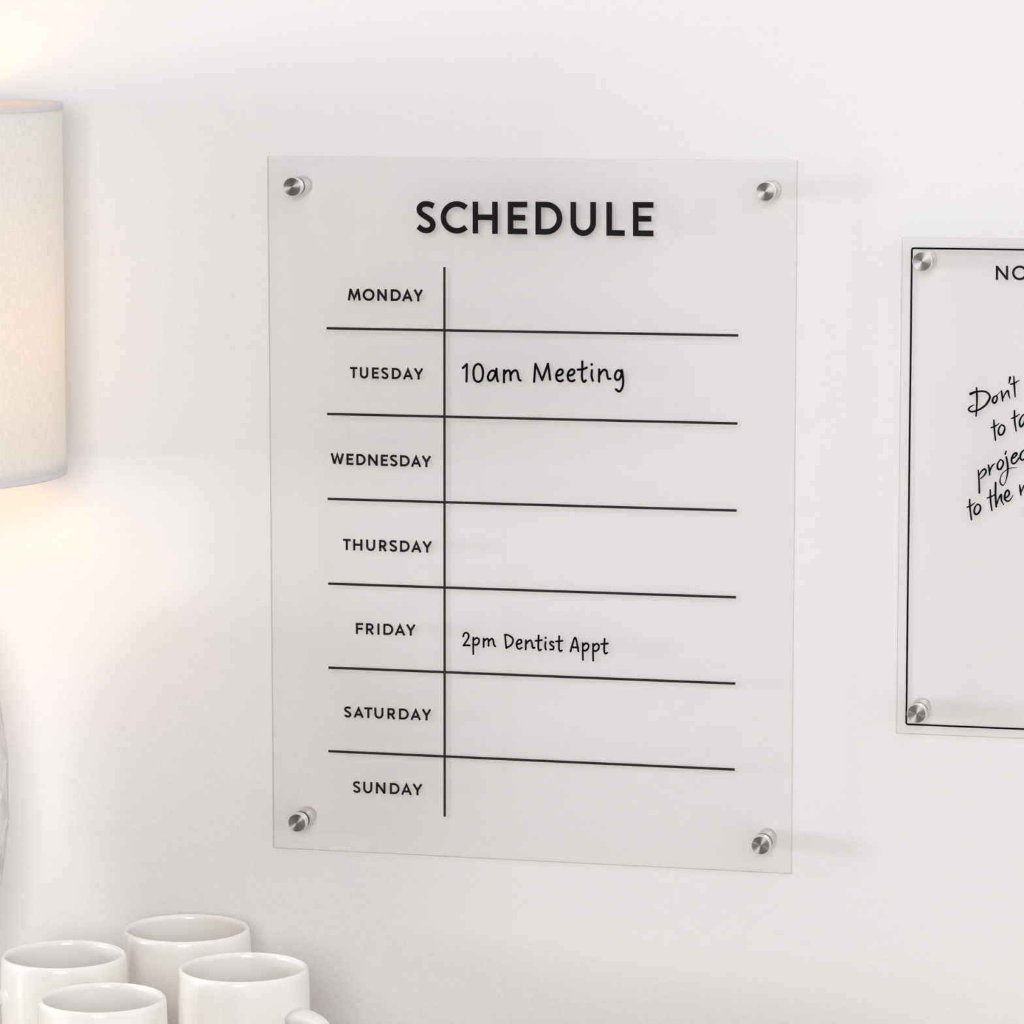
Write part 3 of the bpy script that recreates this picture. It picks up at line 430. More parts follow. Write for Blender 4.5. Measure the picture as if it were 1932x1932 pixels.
MEETING = [[1.508,0,[[-43.16,93.33],[-40.47,95.93],[-40.61,89.65],[-40.75,84.67]]],[1.508,1,[[-32.88,96.14],[-33.36,96.08],[-33.86,95.87],[-34.35,95.55],[-34.8,95.12],[-35.18,94.61],[-35.48,93.99],[-35.74,93.24],[-35.94,92.41],[-36.08,91.55],[-36.14,90.68],[-36.13,89.74],[-36.04,88.71],[-35.89,87.69],[-35.67,86.76],[-35.38,86.03],[-35.01,85.5],[-34.53,85.11],[-34.01,84.84],[-33.47,84.69],[-32.96,84.65],[-32.46,84.72],[-31.94,84.9],[-31.43,85.2],[-30.97,85.61],[-30.6,86.13],[-30.31,86.83],[-30.08,87.69],[-29.91,88.64],[-29.8,89.6],[-29.77,90.5],[-29.8,91.36],[-29.9,92.24],[-30.07,93.1],[-30.3,93.87],[-30.59,94.52],[-30.95,95.04],[-31.4,95.49],[-31.89,95.84],[-32.4,96.06]]],[1.508,0,[[-21.36,91.17],[-21.71,91.39],[-22.06,91.65],[-22.41,91.88],[-22.77,92.06],[-23.14,92.12],[-23.55,92.07],[-23.98,91.93],[-24.41,91.72],[-24.82,91.43],[-25.18,91.09],[-25.5,90.65],[-25.8,90.12],[-26.06,89.53],[-26.27,88.94],[-26.39,88.39],[-26.44,87.86],[-26.41,87.31],[-26.32,86.78],[-26.18,86.33],[-26.01,85.98],[-25.79,85.75],[-25.51,85.61],[-25.2,85.55],[-24.87,85.56],[-24.55,85.64],[-24.23,85.79],[-23.91,86.01],[-23.58,86.3],[-23.26,86.65],[-22.96,87.04],[-22.67,87.48],[-22.4,87.98],[-22.14,88.53],[-21.9,89.12],[-21.68,89.73],[-21.49,90.39],[-21.32,91.09],[-21.16,91.83],[-21.01,92.56],[-20.85,93.29]]],[1.508,0,[[-20.85,93.35],[-20.84,92.69],[-20.84,92.03],[-20.84,91.36],[-20.82,90.71],[-20.79,90.06],[-20.74,89.41],[-20.67,88.75],[-20.59,88.1],[-20.5,87.5],[-20.41,86.97],[-20.31,86.54],[-20.2,86.18],[-20.08,85.87],[-19.96,85.57],[-19.84,85.24]]],[1.508,0,[[-15.83,92.52],[-15.84,91.74],[-15.86,90.96],[-15.87,90.18],[-15.89,89.4],[-15.89,88.61],[-15.9,87.83],[-15.9,87.05],[-15.9,86.27],[-15.9,85.49],[-15.9,84.71]]],[1.508,0,[[-15.83,89.42],[-15.54,89.91],[-15.25,90.43],[-14.96,90.94],[-14.67,91.39],[-14.37,91.75],[-14.05,92.02],[-13.71,92.23],[-13.38,92.37],[-13.06,92.43],[-12.78,92.4],[-12.53,92.31],[-12.3,92.16],[-12.1,91.91],[-11.92,91.54],[-11.76,91.0],[-11.65,90.23],[-11.57,89.27],[-11.51,88.19],[-11.45,87.09],[-11.39,86.04]]],[1.508,0,[[-11.45,89.51],[-11.15,90.0],[-10.85,90.52],[-10.56,91.02],[-10.25,91.48],[-9.92,91.84],[-9.55,92.12],[-9.15,92.35],[-8.74,92.51],[-8.35,92.59],[-8.02,92.56],[-7.73,92.4],[-7.47,92.13],[-7.24,91.78],[-7.05,91.38],[-6.87,90.97],[-6.74,90.53],[-6.65,90.02],[-6.58,89.5],[-6.52,88.98],[-6.43,88.5],[-6.33,88.05],[-6.23,87.61],[-6.13,87.19],[-6.01,86.82],[-5.86,86.53],[-5.69,86.34],[-5.49,86.23],[-5.27,86.18],[-5.06,86.13],[-4.85,86.06]]],[1.508,0,[[4.03,85.5],[4.98,97.03],[9.41,86.67],[13.2,97.2],[14.6,87.09]]],[1.508,0,[[18.58,89.89],[19.09,89.91],[19.62,89.89],[20.15,89.89],[20.65,89.94],[21.1,90.07],[21.54,90.3],[21.97,90.62],[22.35,90.98],[22.66,91.36],[22.87,91.71],[22.95,92.07],[22.93,92.44],[22.83,92.81],[22.68,93.13],[22.49,93.37],[22.25,93.55],[21.95,93.68],[21.61,93.74],[21.25,93.74],[20.91,93.65],[20.56,93.46],[20.19,93.18],[19.82,92.83],[19.48,92.43],[19.21,92.01],[18.99,91.54],[18.81,91.0],[18.67,90.44],[18.59,89.87],[18.58,89.34],[18.63,88.81],[18.74,88.26],[18.91,87.73],[19.14,87.26],[19.4,86.88],[19.73,86.6],[20.14,86.38],[20.59,86.23],[21.03,86.15],[21.42,86.12],[21.77,86.18],[22.08,86.32],[22.39,86.51],[22.69,86.72],[23.0,86.9]]],[1.508,0,[[26.15,90.05],[26.67,90.06],[27.2,90.05],[27.72,90.05],[28.22,90.1],[28.67,90.23],[29.11,90.46],[29.54,90.78],[29.92,91.14],[30.23,91.52],[30.44,91.87],[30.52,92.22],[30.5,92.6],[30.4,92.97],[30.24,93.29],[30.06,93.53],[29.82,93.7],[29.52,93.83],[29.18,93.9],[28.82,93.9],[28.48,93.81],[28.13,93.62],[27.76,93.34],[27.39,92.99],[27.05,92.59],[26.78,92.17],[26.56,91.69],[26.38,91.16],[26.25,90.6],[26.17,90.03],[26.15,89.5],[26.2,88.96],[26.32,88.42],[26.49,87.89],[26.71,87.42],[26.97,87.04],[27.31,86.76],[27.72,86.54],[28.16,86.39],[28.6,86.31],[28.99,86.28],[29.34,86.34],[29.66,86.48],[29.96,86.67],[30.26,86.88],[30.57,87.06]]],[1.508,0,[[35.78,99.14],[35.77,98.18],[35.76,97.23],[35.76,96.28],[35.74,95.32],[35.72,94.33],[35.68,93.26],[35.62,92.12],[35.57,91.0],[35.53,89.95],[35.54,89.08],[35.6,88.37],[35.69,87.79],[35.81,87.32],[35.95,86.93],[36.11,86.62],[36.31,86.39],[36.55,86.25],[36.8,86.18],[37.04,86.18],[37.25,86.21],[37.42,86.3],[37.58,86.47],[37.72,86.68],[37.86,86.89],[38.0,87.09]]],[1.508,0,[[32.77,93.83],[33.4,93.88],[34.05,93.92],[34.69,93.96],[35.31,94.03],[35.91,94.14],[36.48,94.31],[37.03,94.53],[37.56,94.77],[38.08,95.02],[38.62,95.25]]],[1.508,0,[[42.02,93.71],[41.97,92.92],[41.9,92.11],[41.84,91.31],[41.81,90.54],[41.84,89.83],[41.93,89.18],[42.07,88.6],[42.25,88.05],[42.43,87.5],[42.6,86.94]]],[1.734,0,[[41.88,97.41],[41.92,97.38]]],[1.508,0,[[46.79,94.24],[46.8,93.44],[46.8,92.63],[46.8,91.83],[46.8,91.03],[46.8,90.24],[46.8,89.46],[46.81,88.69],[46.81,87.93],[46.81,87.18],[46.81,86.41]]],[1.508,0,[[46.8,90.24],[47.14,90.83],[47.47,91.44],[47.8,92.04],[48.14,92.59],[48.49,93.05],[48.87,93.42],[49.26,93.73],[49.65,93.98],[50.03,94.13],[50.37,94.2],[50.69,94.14],[50.99,93.99],[51.26,93.75],[51.5,93.45],[51.7,93.11],[51.83,92.7],[51.91,92.21],[51.96,91.68],[52.0,91.15],[52.08,90.66],[52.17,90.17],[52.25,89.68],[52.34,89.21],[52.47,88.8],[52.65,88.51],[52.89,88.36],[53.18,88.33],[53.51,88.36],[53.84,88.4],[54.16,88.42]]],[1.508,0,[[61.23,92.88],[60.9,93.14],[60.57,93.44],[60.25,93.72],[59.92,93.93],[59.6,94.02],[59.27,93.97],[58.94,93.82],[58.61,93.58],[58.3,93.29],[58.03,92.94],[57.78,92.51],[57.54,91.98],[57.33,91.42],[57.18,90.85],[57.1,90.33],[57.11,89.83],[57.19,89.32],[57.33,88.84],[57.52,88.43],[57.73,88.13],[58.0,87.93],[58.33,87.81],[58.68,87.78],[59.04,87.81],[59.36,87.91],[59.66,88.08],[59.95,88.32],[60.23,88.62],[60.5,88.99],[60.74,89.42],[60.95,89.94],[61.14,90.55],[61.32,91.2],[61.49,91.87],[61.67,92.52]]],[1.508,0,[[61.6,94.24],[61.75,93.37],[61.91,92.49],[62.06,91.62],[62.2,90.77],[62.3,89.95],[62.39,89.17],[62.47,88.43],[62.52,87.7],[62.53,86.99],[62.5,86.26],[62.43,85.49],[62.33,84.7],[62.18,83.91],[61.99,83.18],[61.76,82.54],[61.47,81.96],[61.13,81.41],[60.75,80.94],[60.35,80.59],[59.95,80.41],[59.53,80.45],[59.1,80.68],[58.65,81.03],[58.2,81.4],[57.75,81.72]]]]
DENTIST = [[1.225,0,[[-43.3,-81.86],[-43.21,-81.5],[-43.13,-81.12],[-43.04,-80.75],[-42.93,-80.41],[-42.78,-80.13],[-42.57,-79.9],[-42.33,-79.7],[-42.05,-79.55],[-41.77,-79.44],[-41.49,-79.39],[-41.2,-79.4],[-40.89,-79.47],[-40.58,-79.59],[-40.3,-79.76],[-40.08,-79.97],[-39.9,-80.24],[-39.76,-80.56],[-39.66,-80.93],[-39.62,-81.32],[-39.63,-81.72],[-39.7,-82.12],[-39.82,-82.52],[-40.0,-82.95],[-40.23,-83.43],[-40.54,-83.97],[-40.93,-84.6],[-41.41,-85.3],[-41.93,-86.05],[-42.47,-86.8],[-42.99,-87.54]]],[1.225,0,[[-43.18,-87.8],[-42.79,-87.75],[-42.4,-87.71],[-42.0,-87.66],[-41.6,-87.62],[-41.19,-87.6],[-40.75,-87.59],[-40.3,-87.6],[-39.85,-87.61],[-39.39,-87.63],[-38.93,-87.64]]],[1.225,0,[[-36.54,-82.37],[-36.56,-83.34],[-36.58,-84.29],[-36.6,-85.26],[-36.61,-86.25],[-36.62,-87.3],[-36.61,-88.43],[-36.6,-89.61],[-36.59,-90.82],[-36.58,-92.04],[-36.56,-93.24]]],[1.225,0,[[-36.35,-84.01],[-35.96,-83.68],[-35.57,-83.31],[-35.17,-82.97],[-34.79,-82.69],[-34.42,-82.55],[-34.04,-82.54],[-33.64,-82.64],[-33.27,-82.83],[-32.96,-83.08],[-32.75,-83.37],[-32.65,-83.74],[-32.63,-84.19],[-32.69,-84.68],[-32.8,-85.17],[-32.95,-85.59],[-33.15,-85.96],[-33.43,-86.33],[-33.74,-86.66],[-34.08,-86.92],[-34.43,-87.1],[-34.79,-87.15],[-35.17,-87.1],[-35.56,-87.0],[-35.96,-86.88],[-36.36,-86.79]]],[1.225,0,[[-29.6,-82.75],[-29.6,-83.36],[-29.6,-83.99],[-29.6,-84.6],[-29.6,-85.21],[-29.6,-85.78],[-29.61,-86.32],[-29.63,-86.83],[-29.64,-87.32],[-29.66,-87.81],[-29.67,-88.31]]],[1.225,0,[[-29.6,-85.02],[-29.35,-84.67],[-29.09,-84.29],[-28.83,-83.92],[-28.57,-83.59],[-28.32,-83.33],[-28.05,-83.13],[-27.77,-82.97],[-27.5,-82.86],[-27.25,-82.81],[-27.03,-82.84],[-26.84,-82.95],[-26.67,-83.11],[-26.52,-83.35],[-26.41,-83.67],[-26.33,-84.08],[-26.29,-84.62],[-26.3,-85.27],[-26.33,-85.99],[-26.37,-86.73],[-26.39,-87.43]]],[1.225,0,[[-26.39,-84.53],[-26.13,-84.25],[-25.88,-83.96],[-25.62,-83.68],[-25.36,-83.43],[-25.1,-83.22],[-24.84,-83.03],[-24.56,-82.86],[-24.29,-82.74],[-24.04,-82.68],[-23.82,-82.73],[-23.64,-82.89],[-23.48,-83.16],[-23.35,-83.5],[-23.23,-83.88],[-23.12,-84.28],[-23.02,-84.72],[-22.94,-85.24],[-22.87,-85.77],[-22.78,-86.26],[-22.67,-86.66],[-22.52,-86.96],[-22.34,-87.17],[-22.15,-87.35],[-21.96,-87.52],[-21.77,-87.7]]],[1.225,0,[[-15.29,-79.89],[-15.23,-80.71],[-15.17,-81.51],[-15.11,-82.32],[-15.04,-83.14],[-14.97,-83.98],[-14.89,-84.84],[-14.8,-85.72],[-14.71,-86.61],[-14.62,-87.5],[-14.53,-88.38]]],[1.225,0,[[-15.48,-79.71],[-15.04,-79.74],[-14.6,-79.75],[-14.16,-79.76],[-13.71,-79.82],[-13.24,-79.95],[-12.71,-80.15],[-12.15,-80.42],[-11.58,-80.73],[-11.07,-81.08],[-10.68,-81.43],[-10.39,-81.79],[-10.17,-82.18],[-10.03,-82.58],[-9.96,-83.02],[-9.97,-83.48],[-10.06,-84.0],[-10.22,-84.56],[-10.46,-85.14],[-10.78,-85.71],[-11.19,-86.24],[-11.72,-86.72],[-12.37,-87.16],[-13.09,-87.59],[-13.82,-88.01],[-14.53,-88.44]]],[1.225,0,[[-7.48,-85.6],[-7.08,-85.56],[-6.68,-85.54],[-6.28,-85.51],[-5.9,-85.45],[-5.56,-85.34],[-5.23,-85.16],[-4.91,-84.92],[-4.62,-84.65],[-4.4,-84.37],[-4.28,-84.09],[-4.26,-83.8],[-4.34,-83.46],[-4.48,-83.13],[-4.66,-82.86],[-4.85,-82.67],[-5.07,-82.57],[-5.34,-82.54],[-5.64,-82.56],[-5.93,-82.65],[-6.2,-82.78],[-6.45,-82.97],[-6.71,-83.22],[-6.96,-83.52],[-7.18,-83.85],[-7.35,-84.21],[-7.47,-84.6],[-7.57,-85.03],[-7.62,-85.48],[-7.63,-85.94],[-7.61,-86.36],[-7.53,-86.77],[-7.4,-87.2],[-7.23,-87.6],[-7.04,-87.95],[-6.84,-88.22],[-6.62,-88.41],[-6.37,-88.54],[-6.1,-88.61],[-5.83,-88.63],[-5.56,-88.62],[-5.29,-88.54],[-5.03,-88.4],[-4.76,-88.22],[-4.48,-88.04],[-4.21,-87.87]]],[1.225,0,[[-1.4,-82.85],[-1.41,-83.49],[-1.42,-84.13],[-1.44,-84.76],[-1.45,-85.39],[-1.46,-86.01],[-1.48,-86.6],[-1.49,-87.18],[-1.5,-87.76],[-1.52,-88.33],[-1.53,-88.91]]],[1.225,0,[[-1.4,-85.25],[-1.08,-84.86],[-0.75,-84.46],[-0.43,-84.07],[-0.11,-83.71],[0.2,-83.43],[0.5,-83.19],[0.8,-83.0],[1.09,-82.86],[1.36,-82.79],[1.6,-82.81],[1.83,-82.93],[2.03,-83.13],[2.21,-83.41],[2.37,-83.74],[2.5,-84.1],[2.6,-84.52],[2.66,-85.02],[2.7,-85.55],[2.75,-86.05],[2.82,-86.48],[2.91,-86.83],[3.01,-87.15],[3.12,-87.42],[3.25,-87.63],[3.39,-87.78],[3.56,-87.83],[3.75,-87.8],[3.95,-87.72],[4.15,-87.62],[4.35,-87.56]]],[1.225,0,[[7.1,-79.4],[7.06,-80.29],[7.01,-81.19],[6.97,-82.09],[6.94,-82.97],[6.91,-83.81],[6.87,-84.64],[6.83,-85.47],[6.81,-86.27],[6.8,-86.99],[6.84,-87.59],[6.93,-88.07],[7.05,-88.47],[7.2,-88.77],[7.36,-88.99],[7.55,-89.14],[7.75,-89.17],[7.97,-89.09],[8.21,-88.94],[8.46,-88.78],[8.69,-88.65]]],[1.225,0,[[4.99,-82.94],[5.41,-82.9],[5.84,-82.86],[6.26,-82.83],[6.68,-82.79],[7.1,-82.73],[7.51,-82.67],[7.92,-82.59],[8.33,-82.51],[8.73,-82.42],[9.14,-82.34]]],[1.225,0,[[11.69,-83.51],[11.61,-84.12],[11.52,-84.75],[11.44,-85.36],[11.38,-85.95],[11.37,-86.48],[11.43,-86.93],[11.54,-87.32],[11.68,-87.69],[11.82,-88.04],[11.95,-88.41]]],[1.409,0,[[11.69,-80.74],[11.72,-80.77]]],[1.225,0,[[16.79,-83.57],[16.53,-83.43],[16.27,-83.26],[16.0,-83.1],[15.75,-82.99],[15.52,-82.99],[15.28,-83.11],[15.02,-83.33],[14.79,-83.6],[14.63,-83.89],[14.56,-84.16],[14.62,-84.4],[14.78,-84.64],[15.01,-84.89],[15.26,-85.14],[15.52,-85.38],[15.81,-85.62],[16.16,-85.85],[16.51,-86.08],[16.81,-86.32],[16.99,-86.58],[17.04,-86.9],[17.01,-87.26],[16.91,-87.62],[16.75,-87.94],[16.54,-88.17],[16.27,-88.29],[15.92,-88.33],[15.53,-88.32],[15.13,-88.3],[14.76,-88.3]]],[1.225,0,[[20.74,-79.41],[20.71,-80.33],[20.69,-81.27],[20.66,-82.2],[20.64,-83.1],[20.62,-83.94],[20.59,-84.72],[20.55,-85.48],[20.52,-86.19],[20.52,-86.84],[20.55,-87.4],[20.64,-87.88],[20.75,-88.29],[20.9,-88.64],[21.07,-88.9],[21.26,-89.07],[21.47,-89.12],[21.72,-89.05],[21.99,-88.91],[22.27,-88.76],[22.53,-88.64]]],[1.225,0,[[18.58,-82.88],[19.01,-82.84],[19.45,-82.81],[19.88,-82.77],[20.31,-82.73],[20.74,-82.67],[21.17,-82.61],[21.59,-82.53],[22.0,-82.45],[22.42,-82.36],[22.84,-82.28]]],[1.225,0,[[28.26,-89.06],[28.48,-88.22],[28.71,-87.38],[28.93,-86.54],[29.16,-85.7],[29.4,-84.87],[29.65,-83.99],[29.93,-83.05],[30.2,-82.15],[30.45,-81.35],[30.66,-80.74],[30.82,-80.34],[30.94,-80.1],[31.03,-79.98],[31.12,-79.95],[31.23,-79.97],[31.37,-80.01],[31.5,-80.12],[31.64,-80.31],[31.79,-80.6],[31.94,-81.01],[32.08,-81.58],[32.24,-82.29],[32.39,-83.09],[32.55,-83.93],[32.7,-84.75],[32.86,-85.55],[33.01,-86.37],[33.16,-87.2],[33.32,-88.04],[33.47,-88.86]]],[1.225,0,[[28.76,-86.27],[29.21,-86.28],[29.65,-86.3],[30.1,-86.31],[30.54,-86.31],[30.99,-86.32],[31.43,-86.32],[31.88,-86.31],[32.32,-86.31],[32.77,-86.3],[33.21,-86.3]]],[1.225,0,[[36.32,-83.36],[36.31,-84.49],[36.29,-85.63],[36.28,-86.77],[36.27,-87.9],[36.27,-89.01],[36.28,-90.1],[36.31,-91.17],[36.34,-92.23],[36.37,-93.29],[36.4,-94.35]]],[1.225,0,[[36.52,-85.11],[36.9,-84.71],[37.29,-84.26],[37.67,-83.84],[38.05,-83.51],[38.42,-83.34],[38.8,-83.37],[39.21,-83.54],[39.6,-83.8],[39.92,-84.13],[40.13,-84.47],[40.22,-84.86],[40.22,-85.31],[40.14,-85.79],[40.0,-86.26],[39.82,-86.68],[39.56,-87.07],[39.23,-87.45],[38.85,-87.8],[38.47,-88.07],[38.11,-88.25],[37.78,-88.3],[37.46,-88.24],[37.15,-88.12],[36.84,-87.98],[36.52,-87.87]]],[1.225,0,[[43.18,-83.55],[43.16,-84.65],[43.15,-85.76],[43.13,-86.87],[43.12,-87.97],[43.12,-89.07],[43.14,-90.17],[43.17,-91.26],[43.2,-92.35],[43.23,-93.44],[43.26,-94.53]]],[1.225,0,[[43.37,-85.17],[43.75,-84.77],[44.14,-84.33],[44.52,-83.9],[44.9,-83.57],[45.27,-83.41],[45.66,-83.43],[46.07,-83.6],[46.45,-83.87],[46.77,-84.19],[46.98,-84.53],[47.07,-84.92],[47.07,-85.37],[46.99,-85.86],[46.86,-86.33],[46.67,-86.74],[46.42,-87.12],[46.08,-87.49],[45.7,-87.82],[45.32,-88.08],[44.96,-88.25],[44.64,-88.29],[44.32,-88.23],[44.0,-88.11],[43.69,-87.97],[43.38,-87.87]]],[1.225,0,[[50.77,-80.01],[50.72,-80.9],[50.67,-81.81],[50.62,-82.71],[50.57,-83.58],[50.53,-84.4],[50.5,-85.18],[50.46,-85.93],[50.43,-86.64],[50.43,-87.29],[50.48,-87.86],[50.57,-88.36],[50.7,-88.81],[50.86,-89.18],[51.04,-89.47],[51.24,-89.65],[51.46,-89.68],[51.71,-89.57],[51.98,-89.39],[52.24,-89.19],[52.51,-89.03]]],[1.225,0,[[48.44,-83.54],[48.87,-83.5],[49.29,-83.47],[49.72,-83.43],[50.15,-83.39],[50.59,-83.34],[51.04,-83.27],[51.49,-83.19],[51.95,-83.11],[52.41,-83.02],[52.87,-82.94]]]]
